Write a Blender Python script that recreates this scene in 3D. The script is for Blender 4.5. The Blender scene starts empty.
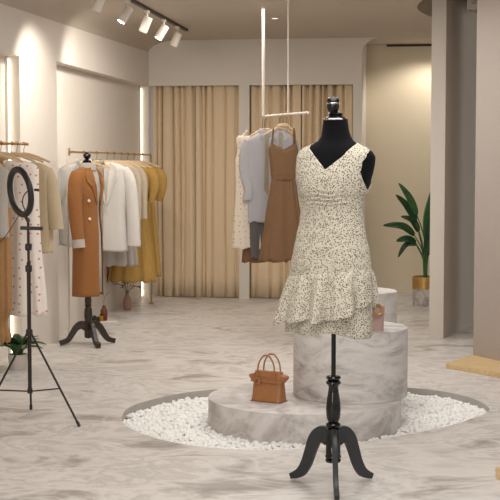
import bpy, bmesh, math, random
from mathutils import Vector, Matrix, noise
rnd = random.Random(11)
C = bpy.context.scene.collection
pi = math.pi; sin = math.sin; cos = math.cos; rad = math.radians

# ------------------------------------------------------------------ camera
FPX, CH = 1300.0, 1.45
PITCH = math.atan(85 / FPX)
YAW = math.atan(185 * cos(PITCH) / FPX)
cam = bpy.data.cameras.new('camera'); camo = bpy.data.objects.new('camera', cam); C.objects.link(camo)
cam.sensor_width = 36; cam.lens = FPX / 500 * 36; cam.clip_end = 100
camo.location = (0, 0, CH); camo.rotation_euler = (pi / 2 - PITCH, 0, YAW)
bpy.context.scene.camera = camo
FW = Vector((-sin(YAW), cos(YAW), 0)); RT = Vector((cos(YAW), sin(YAW), 0)); UP = Vector((0, 0, 1))

def ray(px, py):
    cx, cy = (px - 250) / FPX, (250 - py) / FPX
    return RT * cx + FW * (cos(PITCH) + cy * sin(PITCH)) + UP * (cy * cos(PITCH) - sin(PITCH))
def onz(px, py, z=0.0):
    d = ray(px, py); t = (z - CH) / d.z
    return Vector((0, 0, CH)) + d * t
def onx(px, X, z):          # column px at the plane x = X, height z
    d = ray(px, 165); t = X / d.x
    return Vector((d.x * t, d.y * t, z))
def ony(px, Y, z):
    d = ray(px, 165); t = Y / d.y
    return Vector((d.x * t, d.y * t, z))
def P(px, D, z):            # column px, horizontal distance D, height z
    dc = D * cos(PITCH) + (CH - z) * sin(PITCH)
    return FW * D + RT * ((px - 250) / FPX * dc) + UP * z
def zat(py, D):
    cy = (250 - py) / FPX
    return CH + D * (cy * cos(PITCH) - sin(PITCH)) / (cos(PITCH) + cy * sin(PITCH))

# ------------------------------------------------------------------ materials
def lin(c):
    out = []
    for v in c:
        v /= 255.0
        out.append(v / 12.92 if v <= 0.04045 else ((v + 0.055) / 1.055) ** 2.4)
    return (*out, 1)
MATS = {}
def mat(name, col, rough=0.6, metal=0.0, vary=0.06, scale=30, bump=0.0, bscale=200, spec=0.5, coat=0.0, sheen=0.0, trans=0.0):
    if name in MATS: return MATS[name]
    m = bpy.data.materials.new(name); m.use_nodes = True; nt = m.node_tree; b = nt.nodes['Principled BSDF']
    b.inputs['Roughness'].default_value = rough; b.inputs['Metallic'].default_value = metal
    b.inputs['Specular IOR Level'].default_value = spec; b.inputs['Coat Weight'].default_value = coat
    b.inputs['Sheen Weight'].default_value = sheen
    tc = nt.nodes.new('ShaderNodeTexCoord'); n = nt.nodes.new('ShaderNodeTexNoise'); n.inputs['Scale'].default_value = scale
    n.inputs['Detail'].default_value = 3
    nt.links.new(tc.outputs['Object'], n.inputs['Vector'])
    mx = nt.nodes.new('ShaderNodeMix'); mx.data_type = 'RGBA'
    c = lin(col)
    mx.inputs[6].default_value = tuple(max(0, v * (1 - vary * 2)) for v in c[:3]) + (1,)
    mx.inputs[7].default_value = tuple(min(1, v * (1 + vary * 2)) for v in c[:3]) + (1,)
    nt.links.new(n.outputs['Fac'], mx.inputs[0]); nt.links.new(mx.outputs[2], b.inputs['Base Color'])
    if bump:
        n2 = nt.nodes.new('ShaderNodeTexNoise'); n2.inputs['Scale'].default_value = bscale; n2.inputs['Detail'].default_value = 4
        nt.links.new(tc.outputs['Object'], n2.inputs['Vector'])
        bp = nt.nodes.new('ShaderNodeBump'); bp.inputs['Strength'].default_value = bump; bp.inputs['Distance'].default_value = 0.01
        nt.links.new(n2.outputs['Fac'], bp.inputs['Height']); nt.links.new(bp.outputs['Normal'], b.inputs['Normal'])
    MATS[name] = m
    return m
def emit(name, col, strength):
    if name in MATS: return MATS[name]
    m = bpy.data.materials.new(name); m.use_nodes = True; b = m.node_tree.nodes['Principled BSDF']
    b.inputs['Base Color'].default_value = lin(col); b.inputs['Emission Color'].default_value = lin(col); b.inputs['Emission Strength'].default_value = strength
    MATS[name] = m
    return m
def ramp(nt, stops):
    r = nt.nodes.new('ShaderNodeValToRGB'); e = r.color_ramp.elements
    while len(e) < len(stops): e.new(0.5)
    for k, (p, c) in enumerate(stops): e[k].position = p; e[k].color = lin(c) if len(c) == 3 else c
    return r
def marble(name, stops, vein, scale=(1, 1, 1), nscale=2.2, rough=0.3, vscale=1.6, vein_amt=0.6, rot=0.0, spec=0.5, detail=10, dist=1.6):
    m = bpy.data.materials.new(name); m.use_nodes = True; nt = m.node_tree; b = nt.nodes['Principled BSDF']
    b.inputs['Roughness'].default_value = rough; b.inputs['Specular IOR Level'].default_value = spec
    tc = nt.nodes.new('ShaderNodeTexCoord'); mp = nt.nodes.new('ShaderNodeMapping')
    mp.inputs['Scale'].default_value = scale; mp.inputs['Rotation'].default_value = (0, 0, rot)
    nt.links.new(tc.outputs['Object'], mp.inputs['Vector'])
    n = nt.nodes.new('ShaderNodeTexNoise'); n.inputs['Scale'].default_value = nscale; n.inputs['Detail'].default_value = detail
    n.inputs['Roughness'].default_value = 0.62; n.inputs['Distortion'].default_value = dist
    nt.links.new(mp.outputs[0], n.inputs['Vector'])
    r = ramp(nt, stops); nt.links.new(n.outputs['Fac'], r.inputs[0])
    # veins: thin lines where a second noise crosses one half
    n2 = nt.nodes.new('ShaderNodeTexNoise'); n2.inputs['Scale'].default_value = vscale; n2.inputs['Detail'].default_value = 6
    n2.inputs['Distortion'].default_value = 1.0
    nt.links.new(mp.outputs[0], n2.inputs['Vector'])
    s = nt.nodes.new('ShaderNodeMath'); s.operation = 'SUBTRACT'; s.inputs[1].default_value = 0.5
    a = nt.nodes.new('ShaderNodeMath'); a.operation = 'ABSOLUTE'
    nt.links.new(n2.outputs['Fac'], s.inputs[0]); nt.links.new(s.outputs[0], a.inputs[0])
    vr = ramp(nt, [(0.0, (1, 1, 1, 1)), (0.035, (0, 0, 0, 1))]); nt.links.new(a.outputs[0], vr.inputs[0])
    k = nt.nodes.new('ShaderNodeMath'); k.operation = 'MULTIPLY'; k.inputs[1].default_value = vein_amt
    nt.links.new(vr.outputs[0], k.inputs[0])
    mx = nt.nodes.new('ShaderNodeMix'); mx.data_type = 'RGBA'; mx.inputs[7].default_value = lin(vein)
    nt.links.new(k.outputs[0], mx.inputs[0]); nt.links.new(r.outputs[0], mx.inputs[6])
    nt.links.new(mx.outputs[2], b.inputs['Base Color'])
    rr = nt.nodes.new('ShaderNodeMapRange'); rr.inputs[3].default_value = rough - .08; rr.inputs[4].default_value = rough + .12
    nt.links.new(n.outputs['Fac'], rr.inputs[0]); nt.links.new(rr.outputs[0], b.inputs['Roughness'])
    MATS[name] = m
    return m
def dotted(name, base, dot, scale=22, size=0.16, rough=0.85):
    m = bpy.data.materials.new(name); m.use_nodes = True; nt = m.node_tree; b = nt.nodes['Principled BSDF']
    b.inputs['Roughness'].default_value = rough; b.inputs['Specular IOR Level'].default_value = .2
    tc = nt.nodes.new('ShaderNodeTexCoord'); mp = nt.nodes.new('ShaderNodeMapping'); mp.inputs['Scale'].default_value = (1, 0.05, 1)
    se = nt.nodes.new('ShaderNodeSeparateXYZ'); co = nt.nodes.new('ShaderNodeCombineXYZ')
    nt.links.new(tc.outputs['Object'], se.inputs[0]); nt.links.new(se.outputs[0], co.inputs[0]); nt.links.new(se.outputs[2], co.inputs[1])
    v = nt.nodes.new('ShaderNodeTexVoronoi'); v.voronoi_dimensions = '2D'; v.inputs['Scale'].default_value = scale; v.inputs['Randomness'].default_value = 0.5
    nt.links.new(co.outputs[0], v.inputs['Vector'])
    r = ramp(nt, [(0.0, dot), (size, dot), (size + .05, base)]); nt.links.new(v.outputs['Distance'], r.inputs[0])
    nt.links.new(r.outputs[0], b.inputs['Base Color']); MATS[name] = m
    return m
def striped(name, a, c, scale=60, direction='Z', skew=0.0, rough=.8):
    m = bpy.data.materials.new(name); m.use_nodes = True; nt = m.node_tree; b = nt.nodes['Principled BSDF']
    b.inputs['Roughness'].default_value = rough; b.inputs['Specular IOR Level'].default_value = .2
    tc = nt.nodes.new('ShaderNodeTexCoord'); mp = nt.nodes.new('ShaderNodeMapping'); mp.inputs['Rotation'].default_value = (0, skew, 0)
    nt.links.new(tc.outputs['Object'], mp.inputs['Vector'])
    w = nt.nodes.new('ShaderNodeTexWave'); w.bands_direction = direction; w.inputs['Scale'].default_value = scale
    nt.links.new(mp.outputs[0], w.inputs['Vector'])
    r = ramp(nt, [(0.35, a), (0.6, c)]); nt.links.new(w.outputs['Fac'], r.inputs[0])
    nt.links.new(r.outputs[0], b.inputs['Base Color']); MATS[name] = m
    return m
def speckle(name):
    m = bpy.data.materials.new(name); m.use_nodes = True; nt = m.node_tree; b = nt.nodes['Principled BSDF']
    b.inputs['Roughness'].default_value = .85; b.inputs['Specular IOR Level'].default_value = .2; b.inputs['Sheen Weight'].default_value = .1
    tc = nt.nodes.new('ShaderNodeTexCoord')
    v = nt.nodes.new('ShaderNodeTexVoronoi'); v.inputs['Scale'].default_value = 140; v.inputs['Randomness'].default_value = .85
    nt.links.new(tc.outputs['Object'], v.inputs['Vector'])
    n = nt.nodes.new('ShaderNodeTexNoise'); n.inputs['Scale'].default_value = 170; n.inputs['Detail'].default_value = 2
    nt.links.new(tc.outputs['Object'], n.inputs['Vector'])
    r = ramp(nt, [(0.0, (34, 30, 20)), (0.30, (58, 53, 38)), (0.37, (184, 176, 154)), (0.46, (210, 204, 188))])
    nt.links.new(v.outputs['Distance'], r.inputs[0])
    r2 = ramp(nt, [(0.0, (92, 86, 62)), (0.40, (150, 140, 108)), (0.47, (255, 255, 255))]); nt.links.new(n.outputs['Fac'], r2.inputs[0])
    mx = nt.nodes.new('ShaderNodeMix'); mx.data_type = 'RGBA'; mx.blend_type = 'MULTIPLY'; mx.inputs[0].default_value = .22
    nt.links.new(r.outputs[0], mx.inputs[6]); nt.links.new(r2.outputs[0], mx.inputs[7]); nt.links.new(mx.outputs[2], b.inputs['Base Color'])
    MATS[name] = m
    return m
def wood(name, a, c, scale=6, rough=.5, stretch=(1, 12, 12)):
    m = bpy.data.materials.new(name); m.use_nodes = True; nt = m.node_tree; b = nt.nodes['Principled BSDF']
    b.inputs['Roughness'].default_value = rough
    tc = nt.nodes.new('ShaderNodeTexCoord'); mp = nt.nodes.new('ShaderNodeMapping'); mp.inputs['Scale'].default_value = stretch
    nt.links.new(tc.outputs['Object'], mp.inputs['Vector'])
    n = nt.nodes.new('ShaderNodeTexNoise'); n.inputs['Scale'].default_value = scale; n.inputs['Detail'].default_value = 5; n.inputs['Distortion'].default_value = .6
    nt.links.new(mp.outputs[0], n.inputs['Vector'])
    r = ramp(nt, [(0.35, a), (0.65, c)]); nt.links.new(n.outputs['Fac'], r.inputs[0]); nt.links.new(r.outputs[0], b.inputs['Base Color'])
    MATS[name] = m
    return m

M_wall = mat('plaster_wall', (222, 214, 204), .9, vary=.012, scale=4, bump=.03, bscale=60, spec=.2)
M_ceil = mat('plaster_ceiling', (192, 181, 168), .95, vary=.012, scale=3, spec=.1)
M_alcove = mat('plaster_cream', (222, 208, 182), .92, vary=.015, scale=3, spec=.15)
M_dark = mat('dark_slot', (70, 62, 54), .9)
M_floor = marble('floor_marble', [(0.28, (140, 133, 128)), (0.38, (172, 165, 159)), (0.44, (202, 196, 191)), (0.50, (220, 215, 210)), (0.55, (194, 188, 182)), (0.61, (222, 217, 212)), (0.74, (180, 173, 167))],
                 (226, 221, 216), scale=(.7, 1.0, 1), nscale=2.6, rough=.38, vscale=2.0, vein_amt=.5, rot=rad(-12), spec=.3, dist=.9, detail=15)
M_stone = marble('plinth_marble', [(0.28, (134, 128, 124)), (0.40, (176, 170, 166)), (0.50, (206, 201, 197)), (0.72, (226, 222, 218))],
                 (222, 218, 214), scale=(1, 1, 2.6), nscale=3.2, rough=.5, vscale=2.4, vein_amt=.25, spec=.3)
M_stone2 = marble('pale_plinth_marble', [(0.30, (160, 153, 148)), (0.45, (196, 189, 184)), (0.6, (216, 211, 207)), (0.75, (230, 226, 222))],
                 (238, 235, 232), scale=(1, 1, 1.6), nscale=3.0, rough=.5, vscale=2.0, vein_amt=.3, spec=.3)
M_pit = mat('pit_stone', (176, 170, 164), .7, vary=.1, scale=9)
M_pebble = mat('white_pebble', (250, 248, 245), .7, vary=.03, scale=25, spec=.3)
M_curtain = mat('curtain_linen', (228, 206, 174), .9, vary=.03, scale=80, spec=.1, sheen=.1)
M_gold = mat('brushed_brass', (196, 160, 98), .32, metal=.9, vary=.03)
M_black = mat('black_plastic', (38, 32, 29), .45, vary=.05)
M_bkmetal = mat('black_metal', (44, 38, 33), .4, metal=.3, vary=.05)
M_gloss = mat('gloss_black_wood', (12, 12, 14), .12, vary=.03, spec=.5)
M_chrome = mat('chrome', (190, 190, 192), .12, metal=1.0, vary=.01)
M_velvet = mat('black_jersey', (17, 17, 20), .95, vary=.1, scale=60, spec=.1, sheen=.05)
M_legsat = mat('satin_black_leg', (46, 48, 51), .42, vary=.03)
M_dress = speckle('speckled_print')
M_white = mat('white_metal', (226, 218, 206), .5, vary=.01)
M_led = emit('led_strip', (255, 243, 220), 4)
M_lamp = emit('lamp_face', (255, 240, 214), 14)
M_ringface = mat('ring_diffuser', (232, 228, 222), .5)
M_tan = mat('tan_leather', (164, 110, 66), .42, vary=.07, scale=40, bump=.05)
M_tand = mat('tan_leather_edge', (122, 66, 26), .5, vary=.05)
M_coat = mat('camel_wool', (152, 103, 62), .92, vary=.05, scale=60, spec=.1, bump=.08, sheen=.1)
M_grey = mat('grey_knit', (186, 178, 168), .95, vary=.06, scale=90, spec=.1, bump=.1)
M_greyd = mat('grey_wool', (128, 124, 118), .95, vary=.05, spec=.1)
M_pearl = mat('pearl_button', (240, 230, 214), .25)
M_darkwood = wood('dark_stained_wood', (34, 25, 18), (58, 44, 32), 5, .35)
M_hang = wood('hanger_wood', (208, 180, 142), (224, 198, 162), 8, .5)
M_wire = mat('hanger_wire', (128, 106, 78), .4, metal=.7)
M_wht = mat('white_cotton', (214, 209, 203), .9, vary=.02, spec=.1)
M_whtj = mat('white_suiting', (210, 206, 201), .85, vary=.02, spec=.15)
M_skirt = mat('pale_grey_pleat', (176, 168, 160), .85, vary=.03, spec=.15)
M_bluewhite = mat('pale_blue_cotton', (214, 214, 212), .9, vary=.02, spec=.1)
M_beige = mat('beige_knit', (196, 178, 148), .92, vary=.05, spec=.1, scale=120, bump=.1)
M_beige2 = mat('beige_silk', (192, 176, 156), .7, vary=.04, spec=.2)
M_ochre = mat('ochre_cotton', (180, 144, 82), .85, vary=.06, spec=.15)
M_ochred = mat('ochre_belt', (120, 82, 34), .8)
M_brown = mat('brown_chiffon', (126, 97, 71), .85, vary=.05, spec=.1)
M_brownd = mat('dull_brown_chiffon', (126, 94, 68), .9, vary=.05, spec=.1)
M_shirt = mat('blue_grey_shirting', (182, 179, 182), .88, vary=.02, spec=.12)
M_trous = mat('charcoal_trouser', (96, 92, 90), .9, vary=.04)
M_tie = striped('striped_tie', (92, 84, 70), (206, 192, 160), 28, 'Z', rad(25))
M_strb = striped('striped_blouse', (86, 76, 64), (198, 184, 160), 24, 'Z', rad(35))
M_dot = dotted('pink_dotted_cotton', (236, 226, 216), (206, 128, 130), 17, .09)
M_dot2 = dotted('red_dotted_cotton', (226, 214, 196), (190, 112, 100), 21, .07)
M_camelt = mat('camel_trouser', (164, 124, 80), .85, vary=.08)
M_leaf = mat('dark_leaf', (34, 68, 34), .42, vary=.25, scale=12)
M_leaf2 = mat('fresh_leaf', (52, 96, 46), .42, vary=.25, scale=14)
M_twig = mat('dry_twig', (66, 54, 40), .8)
M_soil = mat('soil', (44, 32, 24), .95, vary=.2, scale=60)
M_potwhite = mat('white_ceramic', (206, 198, 188), .5, vary=.02)
M_potmarble = marble('pot_marble', [(0.3, (142, 134, 128)), (0.5, (188, 181, 175)), (0.7, (212, 206, 200))], (128, 120, 114), nscale=6, vscale=5, vein_amt=.5, rough=.4)
M_terr = mat('brown_glass', (98, 50, 28), .3, vary=.06)
M_pinkv = mat('dusty_pink_ceramic', (176, 140, 124), .6, vary=.04)
M_pinkb = mat('dusty_pink_leather', (176, 146, 139), .5, vary=.03)
M_amber = mat('amber_glass', (176, 118, 26), .25, vary=.05)
M_oak = wood('oak_veneer', (206, 176, 130), (220, 192, 146), 5, .5, (2, 10, 10))
M_slot = mat('black_track', (52, 42, 36), .5)
M_slab = mat('white_book', (214, 206, 196), .7)

# ------------------------------------------------------------------ mesh helpers
def mk(name, bm, m, parent=None, smooth=True, solid=0.0, bevel=0.0, sub=0, kind=None, angle=40, recalc=True):
    if recalc: bmesh.ops.recalc_face_normals(bm, faces=bm.faces[:])
    me = bpy.data.meshes.new(name); bm.to_mesh(me); bm.free()
    me.materials.append(m)
    if smooth:
        me.shade_smooth()
        me.set_sharp_from_angle(angle=rad(angle))
    o = bpy.data.objects.new(name, me); C.objects.link(o)
    if parent: o.parent = parent
    if kind: o['kind'] = kind
    if bevel:
        b = o.modifiers.new('bevel', 'BEVEL'); b.width = bevel; b.segments = 2; b.limit_method = 'ANGLE'
    if sub:
        s = o.modifiers.new('sub', 'SUBSURF'); s.levels = sub; s.render_levels = sub
    if solid:
        s = o.modifiers.new('solid', 'SOLIDIFY'); s.thickness = solid; s.offset = -1
    return o
def thing(name, label, cat, loc=(0, 0, 0), rotz=0.0, group=None):
    o = bpy.data.objects.new(name, None); C.objects.link(o); o.empty_display_size = .1
    o.location = loc; o.rotation_euler = (0, 0, rotz); o['label'] = label; o['category'] = cat
    if group: o['group'] = group
    return o
def tag(o, label, cat, group=None, kind=None):
    o['label'] = label; o['category'] = cat
    if group: o['group'] = group
    if kind: o['kind'] = kind
    return o
def struct(name, bm, m, smooth=False, bevel=0.0):
    o = mk(name, bm, m, None, smooth, bevel=bevel); o['kind'] = 'structure'
    return o
def NB(): return bmesh.new()
def box(bm, lo, hi, rot=None, at=None):
    x0, y0, z0 = lo; x1, y1, z1 = hi
    vs = [Vector(v) for v in ((x0, y0, z0), (x1, y0, z0), (x1, y1, z0), (x0, y1, z0), (x0, y0, z1), (x1, y0, z1), (x1, y1, z1), (x0, y1, z1))]
    if rot: vs = [rot @ v for v in vs]
    if at: vs = [v + Vector(at) for v in vs]
    v = [bm.verts.new(p) for p in vs]
    for f in ((3, 2, 1, 0), (4, 5, 6, 7), (0, 1, 5, 4), (1, 2, 6, 5), (2, 3, 7, 6), (3, 0, 4, 7)): bm.faces.new([v[i] for i in f])
    return bm
def loft(bm, rings, closed=True, cap0=False, cap1=False):
    vr = [[bm.verts.new(p) for p in r] for r in rings]
    n = len(rings[0])
    for a, b in zip(vr, vr[1:]):
        for i in range(n if closed else n - 1):
            j = (i + 1) % n
            bm.faces.new((a[i], a[j], b[j], b[i]))
    if cap0: bm.faces.new(vr[0][::-1])
    if cap1: bm.faces.new(vr[-1])
    return vr
def lathe(bm, prof, n=32, at=(0, 0, 0), rot=None, caps=True):
    rings = []
    for r, z in prof:
        ring = [Vector((r * cos(2 * pi * i / n), r * sin(2 * pi * i / n), z)) for i in range(n)]
        if rot: ring = [rot @ v for v in ring]
        rings.append([v + Vector(at) for v in ring])
    loft(bm, rings, True, caps, caps)
    return bm
def smoothpath(pts, k=4):
    pts = [Vector(p) for p in pts]
    if len(pts) < 3: return pts
    out = []
    for i in range(len(pts) - 1):
        p0 = pts[max(0, i - 1)]; p1 = pts[i]; p2 = pts[i + 1]; p3 = pts[min(len(pts) - 1, i + 2)]
        for s in range(k):
            t = s / k
            out.append(0.5 * ((2 * p1) + (p2 - p0) * t + (2 * p0 - 5 * p1 + 4 * p2 - p3) * t * t + (3 * p1 - p0 - 3 * p2 + p3) * t ** 3))
    out.append(pts[-1])
    return out
def tube(bm, pts, r, n=10, smooth=0, flat=1.0, r_end=None, ref=None):
    pts = smoothpath(pts, smooth) if smooth else [Vector(p) for p in pts]
    rings = []; m = len(pts)
    ref = Vector(ref) if ref else None
    prev = None
    for i, p in enumerate(pts):
        t = (pts[min(m - 1, i + 1)] - pts[max(0, i - 1)]).normalized()
        if prev is None:
            a = ref or (Vector((0, 0, 1)) if abs(t.z) < .9 else Vector((1, 0, 0)))
        else: a = prev
        u = (a - t * a.dot(t)).normalized(); w = t.cross(u); prev = u
        if isinstance(r, (list, tuple)):
            q = i / (m - 1) * (len(r) - 1); k = min(int(q), len(r) - 2); rr = r[k] + (r[k + 1] - r[k]) * (q - k)
        else: rr = r
        rings.append([p + u * (rr * cos(2 * pi * j / n)) + w * (rr * flat * sin(2 * pi * j / n)) for j in range(n)])
    loft(bm, rings, True, True, True)
    return bm
def prism(bm, poly, z0, z1):
    loft(bm, [[Vector((p[0], p[1], z0)) for p in poly], [Vector((p[0], p[1], z1)) for p in poly]], True, True, True)
    return bm
def torus(bm, R, r, n=48, m=12, flat=1.0, rot=None, at=(0, 0, 0)):
    rings = []
    for i in range(n):
        a = 2 * pi * i / n
        ring = [Vector(((R + r * cos(2 * pi * j / m)) * cos(a), (R + r * cos(2 * pi * j / m)) * sin(a), r * flat * sin(2 * pi * j / m))) for j in range(m)]
        if rot: ring = [rot @ v for v in ring]
        rings.append([v + Vector(at) for v in ring])
    rings.append(rings[0]); loft(bm, rings, True); bmesh.ops.remove_doubles(bm, verts=bm.verts[:], dist=1e-5)
    return bm
def interp(tab, x):
    if x <= tab[0][0]: return tab[0][1:]
    for a, b in zip(tab, tab[1:]):
        if x <= b[0]:
            t = (x - a[0]) / (b[0] - a[0]); t = t * t * (3 - 2 * t) * .5 + t * .5
            return tuple(p + (q - p) * t for p, q in zip(a[1:], b[1:]))
    return tab[-1][1:]

# ------------------------------------------------------------------ room shell
p_corner = onz(150, 297.5); XL = -3.1; YB = p_corner.y
XL = p_corner.x
H = 2.795
XR = 5.2; YF = -2.0
YREC = YB + .35; YAL = YB + .85

pit_px = [(121.5, 419), (124, 412), (131, 406.5), (145, 401.5), (165, 396.5), (190, 392), (225, 388.5), (270, 385.8), (320, 384.8), (370, 385.8), (415, 388.2),
          (445, 391.8), (468, 397), (482, 402.5), (489, 408), (488, 411.5), (478, 416.5), (455, 424), (425, 431), (390, 437.5), (350, 443.5), (310, 448), (270, 450.2), (235, 449.5), (200, 446.5),
          (172, 442), (150, 436.5), (134, 430), (125, 424.5)]
pit = [onz(*p) for p in pit_px]
pit = smoothpath(pit + [pit[0]], 4)[:-1]
def inside(poly, x, y):
    c = False; n = len(poly)
    for i in range(n):
        a = poly[i]; b = poly[i - 1]
        if (a[1] > y) != (b[1] > y) and x < (b[0] - a[0]) * (y - a[1]) / (b[1] - a[1]) + a[0]: c = not c
    return c
NICHE_D = .105
bm = NB()
outer = [Vector(v) for v in ((XL - .6, YF, 0), (XR, YF, 0), (XR, YAL + .3, 0), (XL - .6, YAL + .3, 0))]
ov = [bm.verts.new(v) for v in outer]; iv = [bm.verts.new((v.x, v.y, 0)) for v in pit]
ed = [bm.edges.new((ov[i], ov[(i + 1) % 4])) for i in range(4)] + [bm.edges.new((iv[i], iv[(i + 1) % len(iv)])) for i in range(len(iv))]
bmesh.ops.triangle_fill(bm, edges=ed, use_beauty=True)
for f in [f for f in bm.faces if inside(pit, *f.calc_center_median()[:2]) and all(v in iv for v in f.verts)]: bm.faces.remove(f)
for f in bm.faces:
    if f.normal.z < 0: f.normal_flip()
mk('floor', bm, M_floor, None, False, kind='structure', recalc=False)
bm = NB()
DP = .16
loft(bm, [[Vector((v.x, v.y, 0)) for v in pit], [Vector((v.x, v.y, -DP)) for v in pit]], True, False, True)
bmesh.ops.reverse_faces(bm, faces=bm.faces[:])
o = mk('trim_pit', bm, M_pit, None, True, kind='structure', recalc=False)

# left wall with two shallow niches; top edge rises gently towards the back and rolls into the ceiling
def yx(px): return onx(px, XL, 0).y
n1a, n1b = 5.2, yx(20.5)
n2a, n2b = yx(57.5), YB - .02
NT1 = zat(56, (FW.dot(onx(20, XL, 0)))); NT2 = 2.3
bm = NB()
def quad(bm, *ps): bm.faces.new([bm.verts.new(Vector(p)) for p in ps])
def wtop(y): return 2.60 + .014 * (y - 9)
def wseg(y0, y1, z0):
    N = 8
    for i in range(N):
        a = y0 + (y1 - y0) * i / N; b = y0 + (y1 - y0) * (i + 1) / N
        quad(bm, (XL, a, z0), (XL, b, z0), (XL, b, wtop(b)), (XL, a, wtop(a)))
wseg(YF, n1a, 0); wseg(n1b, n2a, 0); wseg(n2b, YB, 0)
for (a, b, zt) in ((n1a, n1b, NT1), (n2a, n2b, NT2)):
    wseg(a, b, zt)
    xb = XL - NICHE_D
    quad(bm, (xb, a, 0), (xb, b, 0), (xb, b, zt), (xb, a, zt))
    quad(bm, (XL, a, 0), (xb, a, 0), (xb, a, zt), (XL, a, zt))
    quad(bm, (XL, b, 0), (xb, b, 0), (xb, b, zt), (XL, b, zt))
    quad(bm, (XL, a, zt), (XL, b, zt), (xb, b, zt), (xb, a, zt))
struct('wall_left', bm, M_wall)

# ceiling: flat, with a rolled edge along the left wall and a rounded raised recess near the partition
hole_px = [(417, 7.5), (419, 10.5), (424, 13.8), (431, 16.6), (441, 18), (455, 17), (468, 13), (472, 8), (470, 0), (462, -6), (447, -8), (432, -4.5), (423, 0), (418.5, 4)]
def onceil(px, py): return onz(px, py, H)
hole = smoothpath([onceil(*p) for p in hole_px] + [onceil(*hole_px[0])], 4)[:-1]
bm = NB()
XE = XL + .34
oc = [Vector(v) for v in ((XE, YF, H), (XR, YF, H), (XR, YAL + .3, H), (XE, YAL + .3, H))]
ov = [bm.verts.new(v) for v in oc]; iv = [bm.verts.new(v) for v in hole]
ed = [bm.edges.new((ov[i], ov[(i + 1) % 4])) for i in range(4)] + [bm.edges.new((iv[i], iv[(i + 1) % len(iv)])) for i in range(len(iv))]
bmesh.ops.triangle_fill(bm, edges=ed, use_beauty=True)
for f in [f for f in bm.faces if inside(hole, *f.calc_center_median()[:2]) and all(v in iv for v in f.verts)]: bm.faces.remove(f)
for f in bm.faces:
    if f.normal.z > 0: f.normal_flip()
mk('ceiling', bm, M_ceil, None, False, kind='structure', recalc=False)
bm = NB()
rings = []
for y in (YF, 0, 3, 6, 8, 9, 10, 11, 12, 13, YB + .05):
    w = wtop(y)
    rings.append([Vector((XL + .34 * (1 - cos(a)), y, w + (H - w) * sin(a))) for a in [pi / 2 * k / 10 for k in range(11)]])
loft(bm, rings, False)
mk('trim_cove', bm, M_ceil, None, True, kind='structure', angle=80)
bm = NB()
loft(bm, [hole, [v + Vector((0, 0, .28)) for v in hole]], True, False, True)
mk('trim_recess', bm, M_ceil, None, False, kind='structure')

# back wall with two curtain openings and an alcove to the right
def bx_(px): return ony(px, YB, 0).x
ZC = zat(85, FW.dot(ony(250, YB, 0)))
c1a, c1b, c2a, c2b, al = XL, bx_(239), bx_(249), bx_(352.5), bx_(361.5)
bm = NB()
T = .1
box(bm, (XL - .4, YB, ZC), (al, YB + T, H))
struct('wall_back', bm, M_wall)
bm = NB(); box(bm, (c1b, YB, 0), (c2a, YB + T, ZC)); box(bm, (c1b + .02, YB + T, 0), (c2a - .02, YREC, ZC)); struct('trim_1', bm, M_wall)
bm = NB(); box(bm, (c2b, YB, 0), (al, YB + .85, ZC)); struct('trim_2', bm, M_wall)
bm = NB(); box(bm, (XL - .4, YREC, 0), (c2b, YREC + .05, H)); box(bm, (XL - .4, YB + T, ZC + .05), (c2b, YREC, ZC + .08)); struct('wall_recess', bm, M_wall)
# rounded spandrel of the alcove opening
bm = NB(); r = .16
poly = [(al, H)] + [(al + r - r * cos(a), H - r + r * sin(a)) for a in [pi / 2 * k / 12 for k in range(13)]]
loft(bm, [[Vector((x, YB, z)) for x, z in poly], [Vector((x, YB + T, z)) for x, z in poly]], True, True, True)
box(bm, (al - .01, YB + T, ZC), (al, YAL, H))
struct('trim_3', bm, M_wall)
bm = NB(); box(bm, (al - .1, YAL, 0), (XR, YAL + .06, H)); struct('wall_alcove', bm, M_alcove)
a_ = ony(386, YAL, 0).x; b_ = ony(436, YAL, 0).x
zs_ = H - .016
bm = NB(); box(bm, (a_, YAL - .05, zs_ - .008), (b_ + .3, YAL, zs_ + .012)); struct('trim_slot', bm, M_dark)

# partition standing at an angle, and the wall end in the right foreground
q1 = onz(429, 338); q2 = onz(443.2, 338.2); q3 = q2 + (onz(473, 323.5) - onz(443.2, 336)).normalized() * 1.9; q4 = q3 + (q1 - q2)
bm = NB(); prism(bm, [q1, q2, q3, q4], 0, H + .275); struct('wall_partition', bm, M_wall)
zp = .035
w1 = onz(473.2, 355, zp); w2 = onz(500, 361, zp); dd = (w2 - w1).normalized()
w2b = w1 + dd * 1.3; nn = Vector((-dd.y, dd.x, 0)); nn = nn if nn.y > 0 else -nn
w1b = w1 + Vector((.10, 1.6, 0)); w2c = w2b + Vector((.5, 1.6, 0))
bm = NB(); prism(bm, [w1, w2b, w2c, w1b], zp, H); struct('wall_right', bm, mat('shaded_plaster', (172, 161, 152), .9, vary=.012, scale=4, spec=.2))  # white plaster darkened in its colour to stand in for shade
e1 = onz(446, 363.5, zp); e2 = onz(500, 373, zp); e3 = e1 + (e2 - e1) * 2.6
e0 = onz(474, 353.5, zp); e0 = e1 + (e0 - e1) * 1.15
bm = NB(); prism(bm, [e1, e3, e3 + Vector((.4, 1.2, 0)), e0 + Vector((.25, .3, 0)), e0], 0, zp)
tag(mk('display_platform', bm, M_oak, None, False, bevel=.003), 'low pale oak platform under the white wall end at right', 'platform')
f1 = onz(496.8, 479.5)
bm = NB(); box(bm, (0, 0, 0), (.8, .035, .052), Matrix.Rotation(YAW, 3, 'Z'), f1)
tag(mk('bench_board', bm, M_oak, None, False, bevel=.003), 'corner of a pale wooden board on the floor at lower right edge', 'board')
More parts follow.
